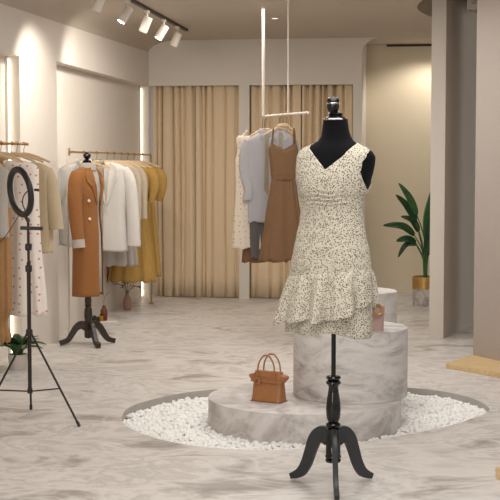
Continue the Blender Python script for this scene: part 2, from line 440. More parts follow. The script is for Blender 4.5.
# ceiling beam piece near the right wall end
b1 = P(463.3, 11.0, 0); b2 = P(500, 11.0, 0)
zb = zat(9.5, 11.0)
bm = NB(); prism(bm, [b1, b2, b2 + FW * .5, b1 + FW * .02 + RT * .02], zb, zb + .6)
struct('trim_beam', bm, M_wall)

# LED strips in the niches
for k, (px, zt, yy) in enumerate(((0, NT1, n1b), (0, NT2, n2b))):
    t = thing('light_strip', ['vertical glowing strip light in the corner of the nearer left niche', 'vertical glowing strip light in the niche corner beside the curtain'][k], 'light', (XL - NICHE_D + .012, yy - .014, 0))
    bm = NB(); box(bm, (-.010, -.010, 0), (.010, .013, zt - .004)); mk('channel', bm, M_white, t, False)
    bm = NB(); box(bm, (.010, -.009, .02), (.0185, .009, zt - .02)); mk('diffuser', bm, M_led, t, True, bevel=.003)

# ------------------------------------------------------------------ curtains
def curtain(x0, x1, label, seed):
    r = random.Random(seed)
    N = int((x1 - x0) / .005); M = 10
    ph = r.random() * 6
    cre = []; u = r.uniform(.02, .07)
    while u < x1 - x0:
        cre.append((u, r.uniform(.035, .085), r.uniform(.010, .018), r.uniform(-.02, .02), r.uniform(-.012, .012))); u += r.choice((.05, .075, .095, .12, .145))
    rows = []
    for k in range(M + 1):
        q = k / M; z = ZC + .03 - (ZC + .03 - .006) * q
        row = []
        for i in range(N + 1):
            x = x0 + (x1 - x0) * i / N; u = x - x0
            g = sum(d_ * math.exp(-abs((u - c_ - dr * q - d2 * sin(q * 3)) / w_) ** 1.5) for c_, d_, w_, dr, d2 in cre)
            y = YB + .085 + min(.12, g) * (1.0 - .25 * q) + .012 * sin(u * 19 + ph) * (.6 + .4 * q) + .005 * sin(u * 47 + ph * 2)
            row.append(Vector((x, y, z)))
        rows.append(row)
    bm = NB(); loft(bm, rows, False)
    t = thing('curtain', label, 'curtain', ((x0 + x1) / 2, YB + .12, 0), 0, 'floor length beige curtains on the back wall')
    for v in bm.verts: v.co -= Vector(t.location)
    mk('drape', bm, M_curtain, t, True, solid=.004, angle=80)
    bm = NB(); box(bm, (x0, YB + .10, ZC + .02), (x1, YB + .22, ZC + .045))
    for v in bm.verts: v.co -= Vector(t.location)
    mk('heading_tape', bm, M_curtain, t, False)
m1 = (c1a + c1b) / 2; m2 = (c2a + c2b) / 2
curtain(c1a + .025, m1 - .005, 'beige floor length curtain beside the left wall niche', 3)
curtain(m1 + .005, c1b - .01, 'beige floor length curtain left of the narrow white pier', 5)
curtain(c2a + .01, m2 - .005, 'beige curtain right of the narrow pier, behind the hanging blue shirts', 8)
curtain(m2 + .005, c2b - .01, 'beige curtain behind the black head of the foreground dress form', 13)

# ------------------------------------------------------------------ plinths, pebbles
def cyl(bm, r, z0, z1, n=96):
    b = .004
    return lathe(bm, [(r - b, z0), (r, z0 + b), (r, z1 - b), (r - b * .3, z1 - b * .3), (r - b, z1)], n)
PL = -.05
sl_c = P(304.5, 7.44, 0); SLR = .556; SLZ = .118
dr_c = P(350, 7.50, 0); DRR = .331; DRZ = .515
bd_c = P(354, 8.225, 0); BDR = .27; BDZ = .655
o = tag(mk('round_step', cyl(NB(), SLR, -DP, SLZ), M_stone2, angle=30), 'wide low grey stone step under the tan handbag', 'plinth'); o.location = sl_c
o = tag(mk('round_plinth', cyl(NB(), DRR, SLZ, DRZ), M_stone, angle=30), 'grey marble drum plinth standing on the low step, pink bag on top', 'plinth'); o.location = dr_c
o = tag(mk('round_plinth', cyl(NB(), BDR, -DP, BDZ), M_stone2, angle=30), 'taller pale marble drum plinth behind the front drum', 'plinth'); o.location = bd_c

peb = []
for k in range(4):
    bm = NB(); bmesh.ops.create_icosphere(bm, subdivisions=2, radius=1)
    for v in bm.verts:
        v.co *= 1 + .28 * noise.noise(v.co * 1.1 + Vector((k * 7, 3, 1)))
        v.co.z *= .72
    me = bpy.data.meshes.new('pebble'); 
    peb.append(bm)
xs = [v.x for v in pit]; ys = [v.y for v in pit]
spots = []; cell = {}
tries = 0; RMIN = .0185
while tries < 90000 and len(spots) < 6200:
    tries += 1
    x = rnd.uniform(min(xs), max(xs)); y = rnd.uniform(min(ys), max(ys))
    if not inside(pit, x, y): continue
    if (Vector((x, y)) - sl_c.xy).length < SLR + .008 or (Vector((x, y)) - bd_c.xy).length < BDR + .008: continue
    kx, ky = int(x // .03), int(y // .03); ok = True
    for a in (-1, 0, 1):
        for b in (-1, 0, 1):
            for q in cell.get((kx + a, ky + b), ()):
                if (q[0] - x) ** 2 + (q[1] - y) ** 2 < RMIN ** 2: ok = False
    if not ok: continue
    # keep off the rim
    dm = min((v.x - x) ** 2 + (v.y - y) ** 2 for v in pit)
    if dm < .013 ** 2: continue
    cell.setdefault((kx, ky), []).append((x, y)); spots.append((x, y))
spots.sort(key=lambda s: FW.dot(Vector((s[0], s[1], 0))))
pme = []
for bm in peb:
    me = bpy.data.meshes.new('pebble'); b2 = bm.copy(); b2.to_mesh(me); b2.free(); me.shade_smooth(); me.materials.append(M_pebble); pme.append(me)
rest = NB(); dat = []
rv, rf = [], []
for i, (x, y) in enumerate(spots):
    s = rnd.uniform(.0115, .0175); z = PL + rnd.uniform(-.010, .010)
    mtx = Matrix.Translation((x, y, z)) @ Matrix.Rotation(rnd.uniform(0, 6.28), 4, 'Z') @ Matrix.Rotation(rnd.uniform(-.5, .5), 4, 'X') @ Matrix.Diagonal((s * rnd.uniform(.85, 1.25), s, s * rnd.uniform(.9, 1.3), 1))
    k = rnd.randrange(4)
    if i < 300:
        o = bpy.data.objects.new('pebble', pme[k]); C.objects.link(o); o.matrix_world = mtx
        tag(o, 'small white pebble along the front rim of the sunken gravel bed', 'pebble', 'white pebbles along the front rim of the gravel bed')
    else:
        off = len(rv); me = pme[k]
        rv += [mtx @ v.co for v in me.vertices]; rf += [[off + j for j in p.vertices] for p in me.polygons]
# an under-layer of fines so no gap shows
me = bpy.data.meshes.new('gravel'); me.from_pydata(rv, [], rf); me.shade_smooth(); me.materials.append(M_pebble)
o = bpy.data.objects.new('gravel', me); C.objects.link(o)
tag(o, 'bed of white pebbles in the sunken pit around the plinths', 'gravel', kind='stuff')
bm = NB(); prism(bm, [(v.x + (sl_c.x - v.x) * .006, v.y + (sl_c.y - v.y) * .006) for v in pit], -DP, PL - .012)
mk('gravel_fines', bm, M_pebble, o, False)

# ------------------------------------------------------------------ handbag and pink bag
hb = onz(269, 401, SLZ)
t = thing('handbag', 'tan leather handbag with two handles on the low stone step', 'bag', hb, YAW - rad(30)); t.scale = (1.1, 1.1, 1.22)
def bagbody(w0, w1, d0, d1, h, nz=8):
    rings = []
    for k in range(nz + 1):
        u = k / nz; w = w0 + (w1 - w0) * u; d = d0 + (d1 - d0) * u ** .8
        pts = []
        for i in range(28):
            a = 2 * pi * i / 28; e = .28
            pts.append(Vector((w / 2 * math.copysign(abs(cos(a)) ** e, cos(a)), d / 2 * math.copysign(abs(sin(a)) ** e, sin(a)), h * u)))
        rings.append(pts)
    return rings
bm = NB(); loft(bm, bagbody(.172, .158, .088, .048, .118), True, True, True); mk('body', bm, M_tan, t, True, angle=50)
bm = NB()
loft(bm, [[v + Vector((0, 0, .116)) for v in r] for r in bagbody(.162, .150, .052, .03, .024, 3)], True, True, True); mk('flap', bm, M_tan, t, True, angle=50)
for s in (-1, 1):
    bm = NB(); prof = [(s * .076, .082), (s * .107, .112), (s * .104, .122), (s * .076, .128)]
    loft(bm, [[Vector((x, y, z)) for x, z in prof] for y in (-.024, 0, .024)], True, True, True)
    mk('gusset', bm, M_tan, t, False, bevel=.003)
bm = NB(); box(bm, (-.088, -.037, .090), (.088, -.0305, .101)); box(bm, (-.062, -.041, .080), (-.030, -.033, .112)); mk('belt', bm, M_tan, t, False, bevel=.002)
bm = NB(); box(bm, (-.055, -.0425, .088), (-.043, -.040, .104)); mk('clasp', bm, M_tand, t, False)
for y, x0 in ((-.032, -.004), (.032, .0)):
    bm = NB(); tube(bm, [(-.052, y, .085), (-.05, y, .13), (-.044, y * .95, .175), (-.022, y * .9, .208), (0, y * .85, .216), (.022, y * .9, .208), (.044, y * .95, .175), (.05, y, .13), (.052, y, .085)], .0042, 10, 5)
    mk('handle', bm, M_tan, t)
bm = NB(); box(bm, (-.086, -.044, 0), (.086, .044, .004)); mk('base', bm, M_tand, t, False)

pb = onz(370, 330.5, DRZ)
t = thing('handbag', 'small dusty pink bag with gold ring handle on the drum plinth', 'bag', pb, YAW)
bm = NB(); loft(bm, bagbody(.15, .158, .075, .06, .145), True, True, True); mk('body', bm, M_pinkb, t, True, angle=50)
bm = NB(); box(bm, (-.079, -.036, .092), (.079, .036, .1462)); mk('flap', bm, M_pinkb, t, False, bevel=.004)
bm = NB(); torus(bm, .030, .0065, 32, 10, 1, Matrix.Rotation(rad(15), 3, 'Z') @ Matrix.Rotation(rad(86), 3, 'X'), (.034, -.046, .122)); mk('ring_handle', bm, M_gold, t)

# ------------------------------------------------------------------ foreground dress form with speckled dress
DM = 5.8
SC = DM / FPX
mc = P(333, DM, 0)
FACE = rad(27)
prof_px = [  # y, left, right, half depth
    (119, 322, 346, .046), (128, 321, 347, .048), (136, 320, 349, .052), (141, 317, 352, .058), (144.5, 311, 357, .066), (148, 304, 364, .076), (152, 299.5, 370, .084), (157, 297.5, 373, .090), (164, 296.5, 372.5, .098),
    (172, 296, 371, .108), (180, 296, 369, .113), (190, 298, 366, .113), (200, 300, 361.5, .104), (211, 301, 360, .095), (222, 300, 361, .095),
    (236, 296.5, 363, .105), (250, 293.5, 366, .115), (264, 291, 368, .122), (278, 290, 369.5, .125)]
TP = []
for y, l, r, d in prof_px:
    z = zat(y, DM); c = ((l + r) / 2 - 333) * SC; hw = (r - l) / 2 * SC
    hw = math.sqrt(max(.0009, hw * hw - (d * sin(FACE)) ** 2)) / cos(FACE)
    TP.append((-z, hw, d, c))
def TS(th, z, off=0.0):
    hw, hd, c = interp(TP, -z)
    return Vector((c + (hw + off) * sin(th), -(hd + off) * cos(th) + .0, z))
zpx = lambda y: zat(y, DM)
t = thing('dress_form', 'black dress form on a turned gloss pole with curved tripod feet, in the foreground', 'mannequin', mc, YAW - FACE)
bm = NB(); N = 64
rows = []
yy = 119.0
while yy <= 276: rows.append([TS(2 * pi * i / N, zpx(yy)) for i in range(N)]); yy += 2.2
loft(bm, rows, True, True, True); mk('torso', bm, M_velvet, t)
cx0 = ((322 + 346) / 2 - 333) * SC
def fz(y): return zpx(y)
bm = NB(); lathe(bm, [(.004, fz(121)), (.050, fz(121)), (.052, fz(119.5)), (.046, fz(118)), (.036, fz(117)), (.030, fz(115.5)), (.034, fz(114)), (.024, fz(112.5)), (.018, fz(112)), (.004, fz(112))], 32, (cx0, 0, 0)); nc = mk('neck_cap', bm, M_gloss, t)
bm = NB(); lathe(bm, [(.0525, fz(120.2)), (.0535, fz(119.9)), (.0535, fz(119.4)), (.051, fz(118.9))], 32, (cx0, 0, 0), caps=False); mk('band', bm, M_chrome, nc)
bm = NB(); lathe(bm, [(.004, fz(112.5)), (.020, fz(112)), (.025, fz(110)), (.029, fz(107)), (.028, fz(104.5)), (.024, fz(103.2)), (.026, fz(102.5)), (.029, fz(101)), (.026, fz(98.8)), (.016, fz(97.2)), (.002, fz(96.8))], 28, (cx0 - .012, 0, 0)); kb = mk('finial', bm, M_gloss, t)
bm = NB(); lathe(bm, [(.0265, fz(104.4)), (.0275, fz(103.8)), (.0275, fz(103.0)), (.0262, fz(102.6))], 28, (cx0 - .012, 0, 0), caps=False); mk('band', bm, M_chrome, kb)
bm = NB(); lathe(bm, [(.0105, fz(379)), (.0105, fz(276))], 20); mk('pole', bm, M_gloss, t)
bm = NB()
lathe(bm, [(.012, .505), (.03, .503), (.034, .496), (.03, .488), (.024, .484), (.033, .478), (.034, .470), (.026, .462), (.022, .455), (.024, .43), (.031, .39), (.034, .35), (.031, .315), (.026, .300), (.022, .293), (.031, .288), (.034, .281), (.030, .274),
           (.026, .268), (.033, .262), (.033, .145), (.036, .141), (.036, .132), (.030, .127), (.036, .121), (.033, .112), (.012, .108)], 32)
mk('turned_column', bm, M_gloss, t)
def legmesh(pts, wd, th):
    pts = smoothpath([Vector((p[0], 0, p[1])) for p in pts], 5); n = len(pts); a = []; b = []
    for i, p in enumerate(pts):
        tt = (pts[min(n - 1, i + 1)] - pts[max(0, i - 1)]).normalized(); nrm = Vector((-tt.z, 0, tt.x))
        q = i / (n - 1) * (len(wd) - 1); k = min(int(q), len(wd) - 2); w = wd[k] + (wd[k + 1] - wd[k]) * (q - k)
        a.append(p + nrm * w / 2); b.append(p - nrm * w / 2)
    rings = []
    for u, v in zip(a, b):
        h = Vector((0, th / 2, 0)); rings.append([u + h, u - h, v - h, v + h])
    bm = NB(); loft(bm, rings, True, True, True)
    for v in bm.verts: v.co.z = max(v.co.z, 0)
    return bm
for ang in (-90, 34, 146):
    fx = 1.22 if ang == -90 else 1.0
    lg = mk('leg', legmesh([(.025, .225), (.06 * fx, .232), (.095 * fx, .205), (.118 * fx, .150), (.140 * fx, .090), (.172 * fx, .042), (.225 * fx, .018)], [.085, .075, .062, .054, .05, .045, .024], .022), M_legsat, t, True, bevel=.003, angle=35)
    lg.rotation_euler = (0, 0, rad(ang) + FACE)

# dress
d = thing('sleeveless_dress', 'cream speckled sleeveless wrap dress with ruffled hem on the foreground dress form', 'dress', mc, YAW - FACE)
OFF = .006
def bod(th, z):
    p = TS(th, z, OFF)
    # gathers at the bust centre
    y = 165 + 0
    a = abs(((th + pi) % (2 * pi)) - pi)
    zc = zpx(199); g = math.exp(-((z - zc) / .035) ** 2) * math.exp(-(a / .55) ** 2)
    p += Vector((sin(th), -cos(th), 0)) * (.0055 * g * sin(z * 330 + 1.2 * sin(th * 7)))
    # light wrinkles below the waist
    p += Vector((sin(th), -cos(th), 0)) * .0012 * sin(th * 5 + z * 22)
    return p
zp_ = zpx(190); zV = zpx(169.5); zn = zpx(142.6); zsh = zpx(148.5)
bm = NB(); Q = 20
seam = lambda th: zpx(273 + 4.5 * cos(th + pi / 2 + .25))       # seam dips towards the viewer's left
rows = []
NR = 90
for k in range(NR + 1):
    u = k / NR
    rows.append([bod(2 * pi * i / (4 * Q), zp_ + (seam(2 * pi * i / (4 * Q)) - .012 - zp_) * u) for i in range(4 * Q)])
loft(bm, rows, True)
Ncurve = [(0.0, 0.0, zp_), (0.38, 0.0, zV), (0.6, rad(15), zpx(160)), (0.8, rad(29), zpx(151.5)), (0.91, rad(48), zpx(146.5)), (1.0, pi / 2, zn)]
Bcurve = [(0.0, 0.0, zp_), (0.75, 0.0, zpx(152)), (0.88, rad(45), zpx(148)), (1.0, pi / 2, zn)]
Acurve = [(0.0, pi / 2, zp_), (0.07, rad(80), zpx(187.5)), (0.2, rad(66), zpx(181.5)), (0.4, rad(55), zpx(173)), (0.65, rad(53), zpx(162)), (0.85, rad(63), zpx(154)), (1.0, pi / 2, zsh)]
def lerpc(cv, v):
    for a, b in zip(cv, cv[1:]):
        if v <= b[0]:
            s = (v - a[0]) / (b[0] - a[0]); return a[1] + (b[1] - a[1]) * s, a[2] + (b[2] - a[2]) * s
    return cv[-1][1:]
V = 26
for sgn in (1, -1):
    for back in (False, True):
        rows = []
        for k in range(V + 1):
            v = k / V; n_ = lerpc(Bcurve if back else Ncurve, v); a = lerpc(Acurve, v); row = []
            if sgn < 0: a = (min(pi / 2, a[0] + rad(16) * min(1, v * 5)), a[1])
            for j in range(Q + 1):
                s = j / Q; th = n_[0] + (a[0] - n_[0]) * s; z = n_[1] + (a[1] - n_[1]) * s
                th = pi - th if back else th
                row.append(bod(sgn * th, z))
            rows.append(row)
        loft(bm, rows, False)
bmesh.ops.remove_doubles(bm, verts=bm.verts[:], dist=.0008)
mk('bodice', bm, M_dress, d, True, solid=.004, angle=70)
def tabdeg(tab, deg):
    deg = (deg + 180) % 360 - 180
    return interp(tab, deg)[0]
# upper ruffle: long on the viewer's left, sweeping up to the right across the front
hemU = [(-180, 322), (-120, 325), (-75, 326), (-40, 322), (-10, 318.5), (15, 318), (45, 309), (75, 300), (110, 299), (150, 312), (180, 322)]
hemL = [(-180, 334), (-110, 331), (-70, 331), (-30, 333), (0, 331), (20, 330), (50, 335), (90, 334), (140, 334), (180, 334)]
flareU = [(-180, .028), (-110, .05), (-75, .064), (-40, .05), (0, .045), (40, .034), (80, .004), (120, .006), (180, .028)]
flareL = [(-180, .02), (-100, .02), (-60, .02), (0, .02), (50, .014), (90, .006), (130, .008), (180, .02)]
def ruffle(hem, flare, z0f, inset, kf, amp, ph, rows_=22, n=288, hw_=.005):
    bm = NB(); rows = []
    for k in range(rows_ + 1):
        u = k / rows_; ring = []
        for i in range(n):
            th = 2 * pi * i / n; deg = math.degrees(th)
            z0 = z0f(th); z1 = zpx(tabdeg(hem, deg))
            f = sin(kf * th + ph + .9 * sin(2 * th + 1)) + .45 * sin((kf * 1.7) // 1 * th + ph * 2)
            z = z0 + (z1 - z0) * u - hw_ * u * f
            fl = tabdeg(flare, deg)
            off = OFF + .0012 - inset + fl * (u ** .75) + amp * (f + .25) * (u ** .6) * (.75 + .25 * sin(3 * th + ph)) + .0022 * sin(46 * th + 3 * sin(5 * th)) * math.exp(-(u / .22) ** 2)
            off = max(off, OFF + .001 - inset * .2)
            hw, hd, c = interp(TP, -max(z, zpx(276)))
            ring.append(Vector((c + (hw + off) * sin(th), -(hd + off) * cos(th), z)))
        rows.append(ring)
    loft(bm, rows, True)
    return bm
mk('ruffle', ruffle(hemU, flareU, seam, 0.0, 11, .027, .6, 30), M_dress, d, True, solid=.003, angle=80)
mk('under_ruffle', ruffle(hemL, flareL, lambda th: seam(th) - .02, .007, 5, .010, 2.0, hw_=.002), M_dress, d, True, solid=.003, angle=80)

# ------------------------------------------------------------------ garments on hangers
GC = 'clothes on the suspended centre bar'
def hanger(hook, rotz, label, group, w=.19, m=None, drop=.075):
    t = thing('clothes_hanger', label, 'hanger', hook, rotz, group)
    bm = NB(); tube(bm, [(-w, 0, -drop - .055), (-w * .6, 0, -drop - .025), (-.03, 0, -drop), (.03, 0, -drop), (w * .6, 0, -drop - .025), (w, 0, -drop - .055)], [.007, .010, .012, .012, .010, .007], 8, 3, .6)
    mk('shoulder_bar', bm, m or M_hang, t)
    bm = NB(); r = .0125
    pts = [(0, 0, -drop + .006), (0, 0, -.035), (.004, 0, -.025)] + [(r * cos(a), 0, r * sin(a)) for a in [rad(q) for q in range(-70, 200, 20)]]
    tube(bm, pts, .0022, 6); mk('hook', bm, M_wire, t)
    return t
def body_rings(rows, n=72, k=7, amp=.0, ph=0., sup=.8):
    """rows: (z, half width, half depth, x shift, fold weight)"""
    zs = [r[0] for r in rows]; tab = sorted([(-r[0],) + tuple(r[1:]) for r in rows])
    out = []; S = 40
    for i in range(S + 1):
        z = zs[0] + (zs[-1] - zs[0]) * i / S
        hw, hd, cx, fw = interp(tab, -z); ring = []
        for j in range(n):
            a = 2 * pi * j / n
            f = sin(k * a + ph + .8 * sin(2 * a + ph)) + .5 * sin((2 * k - 3) * a + 2 * ph + z * 3)
            r = 1 + 0
            x = hw * math.copysign(abs(cos(a)) ** sup, cos(a)); y = hd * math.copysign(abs(sin(a)) ** sup, sin(a))
            nx, ny = cos(a), sin(a)
            o_ = amp * fw * f
            ring.append(Vector((cx + x + nx * o_ * .4, y + ny * o_, z - .006 * fw * f)))
        out.append(ring)
    return out
def garment(name, label, cat, hook, rotz, rows, m, group, k=7, amp=.012, ph=0., sleeves=None, sm=None, cap=True, part='body', neck=None, vtop=0.0):
    t = thing(name, label, cat, hook, rotz, group)
    if group == GC: t.scale = (1, .62, 1)
    rg_ = body_rings(rows, 72, k, amp, ph)
    if vtop:
        for q_ in range(8):
            for v in rg_[q_]: v.z += vtop * (1 - q_ / 8) * (min(1, abs(v.x) / rows[0][1]) ** 1.2)
    bm = NB(); loft(bm, rg_, True, cap, False)
    mk(part, bm, m, t, True, solid=.003, angle=75)
    for s in sleeves or ():
        side, pts, rr = s[:3]
        bm = NB(); tube(bm, [(side * p[0], p[1], p[2]) for p in pts], rr, 14, 5, .75, ref=(1, 0, 0)); so = mk('sleeve', bm, sm or m, t, True, angle=75)
        if len(s) > 3:
            e = pts[-1]; r = rr[-1]
            bm = NB(); tube(bm, [(side * e[0], e[1], e[2] + .035), (side * e[0], e[1], e[2] - .012)], r + .004, 14, 0, .75, ref=(1, 0, 0)); mk('cuff', bm, s[3], so)
    return t
def collar(t, z, nw, m, nd=.03, h=.035):
    bm = NB(); n = 40; rows = []
    for zz, e in ((z, 0.0), (z + h, .002), (z + h * .9, .010), (z - h * .15, .016)):
        rows.append([Vector(((nw + e) * cos(2 * pi * i / n), (nd + e) * sin(2 * pi * i / n) - .006, zz - .018 * max(0, -sin(2 * pi * i / n)) ** 2)) for i in range(n)])
    loft(bm, rows, True); return mk('collar', bm, m, t, True, solid=.002, angle=70)
SLV = lambda sw, z0, z1, r0=.055, r1=.038, out=.05, fwd=-.01: [(sw - .035, 0, z0), (sw + out * .35, fwd * .3, z0 - .09), (sw + out * .8, fwd, (z0 + z1) / 2), (sw + out, fwd * 2, z1)]

# --- rail in the far niche (brass, inverted L)
XRL = XL + .16
RZ = 1.555
ra = onx(69, XRL, RZ); rb = onx(151, XRL, RZ)
t = thing('clothes_rail', 'brass clothes rail with floor post in the far niche', 'clothes rail', (XRL, rb.y, 0))
bm = NB(); tube(bm, [(0, ra.y - rb.y, RZ), (0, -.02, RZ)], .009, 12); tube(bm, [(0, -.035, RZ), (0, -.01, RZ - .004), (0, 0, RZ - .03), (0, 0, RZ - .07)], .009, 12, 4); mk('bar', bm, M_gold, t)
bm = NB(); tube(bm, [(0, 0, 0), (0, 0, RZ - .05)], .009, 12); mk('post', bm, M_gold, t)
bm = NB(); lathe(bm, [(.004, 0), (.03, 0), (.03, .008), (.004, .008)], 20); mk('foot', bm, M_gold, t)
bm = NB(); box(bm, (-.012, ra.y - rb.y - .03, RZ - .030), (.012, ra.y - rb.y + .0, RZ + .030)); mk('end_plate', bm, M_gold, t, False, bevel=.002)
bm = NB(); box(bm, (-.008, ra.y - rb.y - .046, 0), (.005, ra.y - rb.y - .03, RZ + .03)); mk('post', bm, M_wall, t, False, bevel=.002)['label'] = 'slim white post at the near end'
def onrail(px): return onx(px, XRL, RZ)
GR = 'clothes on the far niche rail'
HG = 'hangers on the far niche rail'
def zr(py, px): return zat(py, FW.dot(onrail(px))) - RZ       # drop below the rail of picture row py
RZn = rad(8)
# 0 pale shirt behind the coat
h = onrail(84)
hanger(h, RZn, 'wooden hanger behind the camel coat, nearest on the far rail', HG)
g = garment('shirt', 'pale blue white shirt half hidden behind the camel coat', 'shirt', h, RZn, [(-.085, .05, .03, 0, 0), (-.11, .12, .05, -.03, 0), (-.14, .155, .06, -.05, 0), (-.3, .155, .07, -.06, .5), (-.78, .15, .07, -.06, 1)], M_bluewhite, GR, 6, .008, .4,
        [(-1, SLV(.195, -.15, -.60, out=.0), [.05, .045, .036], M_bluewhite)])
collar(g, -.09, .055, M_bluewhite)
# 1 striped blouse
h = onrail(96.5)
hanger(h, RZn, 'wooden hanger holding the striped blouse on the far rail', HG, .12)
g = garment('blouse', 'dark striped blouse between the camel coat and white blazer', 'blouse', h, RZn, [(-.085, .05, .03, 0, 0), (-.11, .07, .05, -.01, 0), (-.14, .095, .06, -.03, 0), (-.3, .095, .065, -.04, .5), (-.72, .10, .065, -.05, 1)], M_strb, GR, 6, .008, 1.4)
collar(g, -.09, .055, M_strb)
# 2 white blazer
h = onrail(107)
hanger(h, RZn, 'wooden hanger holding the white blazer', HG, .17)
zh = zr(251, 107)
g = garment('blazer', 'long white blazer with wide sleeves on the far rail', 'blazer', h, RZn, [(-.08, .05, .032, 0, 0), (-.10, .11, .05, 0, 0), (-.135, .18, .065, 0, 0), (-.3, .18, .075, 0, .3), (-.55, .165, .07, 0, .6), (zh, .185, .075, 0, 1)], M_whtj, GR, 5, .008, .9,
        [(1, SLV(.17, -.155, zr(243, 112), out=.07), [.062, .062, .058, .06], M_whtj), (-1, SLV(.165, -.155, zr(243, 112), out=.01), [.06, .056, .05])])
bm = NB()
for s in (-1, 1):
    pr = [(s * .035, -.085), (s * .085, -.12), (s * .095, -.22), (s * .06, -.30), (s * .012, -.46), (s * .004, -.44), (s * .02, -.2)]
    loft(bm, [[Vector((x, -.082 - .01 * (k == 0) + .03 * (z > -.15), z)) for x, z in pr] for k in range(2)], True, True, True)
mk('lapel', bm, M_wht, g, False)
# 3 pale grey pleated dress
h = onrail(114)
hanger(h, RZn, 'pale hanger holding the grey pleated dress', HG, .17)
garment('pleated_dress', 'pale grey pleated dress hanging behind the white blazer', 'dress', h, RZn, [(-.085, .05, .03, 0, 0), (-.12, .13, .05, 0, 0), (-.15, .16, .06, 0, 0), (-.4, .15, .06, 0, .4), (zr(265, 116), .205, .085, .01, 1.2)], M_skirt, GR, 13, .011, .2)
# 4, 5 beige blouses
for k, (px, lab, hl) in enumerate(((121, 'beige silk blouse just behind the grey pleated dress', 'pale hanger holding the nearer beige silk blouse'), (127.5, 'beige silk blouse next to the ochre belted dress', 'pale hanger holding the beige blouse by the ochre dresses'))):
    h = onrail(px)
    hanger(h, RZn, hl, HG, .18)
    g = garment('blouse', lab, 'blouse', h, RZn, [(-.085, .05, .03, 0, 0), (-.11, .11, .045, 0, 0), (-.145, .16, .06, -.01, 0), (-.3, .15, .065, -.02, .5), (-.9, .15, .07, -.03, 1)], M_beige2, GR, 7, .01, .4 + k,
            [(1, SLV(.145, -.16, -.62, out=.01), [.045, .042, .038, .034]), (-1, SLV(.165, -.16, -.62, out=.0), [.055, .05, .04])])
# 6, 7 ochre dresses
for k, (px, lab, hl, hem) in enumerate(((134, 'ochre dress with narrow belt on the far rail', 'pale hanger holding the belted ochre dress', 281.5), (142.5, 'ochre dress at the curtain end of the far rail', 'pale hanger nearest the curtain on the far rail', 276))):
    h = onrail(px)
    hanger(h, RZn, hl, HG, .17)
    g = garment('dress', lab, 'dress', h, RZn, [(-.10, .06, .03, 0, 0), (-.13, .14, .05, 0, 0), (-.16, .165, .06, 0, .2), (-.36, .15, .06, 0, .6), (-.47, .115, .055, 0, .6), (-.53, .125, .06, 0, .7), (zr(hem, px), .24 if k == 0 else .18, .10, -.03 if k == 0 else 0, 1.3)], M_ochre, GR, 11, .011, .4 + k * 2,
            [(1, [(.14, 0, -.16), (.185, -.01, -.22), (.195, -.015, -.33), (.165, -.015, -.47)], [.05, .055, .05, .03]), (-1, [(.14, 0, -.16), (.18, -.01, -.22), (.185, -.015, -.33), (.16, -.015, -.47)], [.05, .055, .05, .03])])
    if k == 0:
        bm = NB(); loft(bm, [[Vector((.124 * cos(2 * pi * i / 40), .066 * sin(2 * pi * i / 40), z)) for i in range(40)] for z in (-.49, -.465)], True); mk('belt', bm, M_ochred, g, True, solid=.003)

# --- near rail at the left edge
RZ1 = 1.60
rb1 = onx(27, XRL, RZ1); 
t = thing('clothes_rail', 'brass clothes rail in the near niche at the left edge', 'clothes rail', (XRL, rb1.y, RZ1))
bm = NB(); tube(bm, [(0, -3.0, 0), (0, 0, 0)], .009, 12); lathe(bm, [(.004, 0), (.012, 0), (.012, .012), (.004, .012)], 14, rot=Matrix.Rotation(rad(-90), 3, 'X')); mk('bar', bm, M_gold, t)
bm = NB(); tube(bm, [(0, -.03, 0), (-.16 - NICHE_D, -.03, 0)], .007, 10); tube(bm, [(0, -2.8, 0), (-.16 - NICHE_D, -2.8, 0)], .007, 10); mk('bracket', bm, M_gold, t)
G1 = 'clothes on the near rail at the left edge'; H1 = 'hangers on the near rail at the left edge'
def onr1(px): return onx(px, XRL, RZ1)
def zr1(py, px): return zat(py, FW.dot(onr1(px))) - RZ1
R1 = rad(6)
h = onr1(24); hanger(h, R1, 'light wooden hanger holding the beige knit top', H1, .19)
zb = zr1(252, 26)
g = garment('top', 'loose beige knit top with wide sleeves, hung in front of the wall pier', 'top', h, R1, [(-.13, .07, .03, .03, 0), (-.15, .12, .05, .04, 0), (-.18, .15, .06, .05, .2), (-.35, .14, .065, .06, .6), (zb, .14, .07, .06, .9)], M_beige, G1, 6, .009, 1.0,
            [(1, [(.155, 0, -.19), (.19, -.01, -.28), (.215, -.02, -.45), (.235, -.02, zr1(229, 26))], [.05, .055, .055, .052]), (-1, [(.08, 0, -.19), (.10, -.01, -.28), (.11, -.02, -.45), (.12, -.02, -.6)], [.05, .055, .05, .045])])
bm = NB(); tube(bm, [(.216, -.05, zr1(226, 26)), (.216, -.055, zr1(240, 26))], .004, 6); mk('tie_cord', bm, M_beige, g)
h = onr1(17); hanger(h, R1, 'light wooden hanger between the beige top and dotted dress', H1, .19)
h = onr1(11.5); hanger(h, R1, 'light wooden hanger holding the long pink dotted dress', H1, .17)
g = garment('dress', 'long white dress with rows of pink dots at the left edge', 'dress', h, R1, [(-.12, .07, .03, .03, 0), (-.14, .11, .05, .05, 0), (-.17, .13, .06, .06, .1), (-.40, .115, .055, .075, .4), (-.6, .115, .06, .08, .5), (zr1(314, 12), .155, .09, .085, 1.1)], M_dot, G1, 7, .010, 1.5)
h = onr1(-6); hanger(h, R1, 'light wooden hanger holding the pale grey blouse at the frame edge', H1, .17)
garment('blouse', 'pale grey blouse hanging at the left edge of the near rail', 'blouse', h, R1, [(-.12, .06, .03, -.03, 0), (-.15, .10, .05, -.05, 0), (-.18, .15, .06, -.05, .2), (-.45, .14, .06, -.055, .8), (zr1(237, -6), .14, .06, -.05, 1)], M_skirt, G1, 7, .010, .5)
h = onr1(1); hanger(h, R1, 'wooden hanger holding the camel trousers at the left edge', H1, .15)
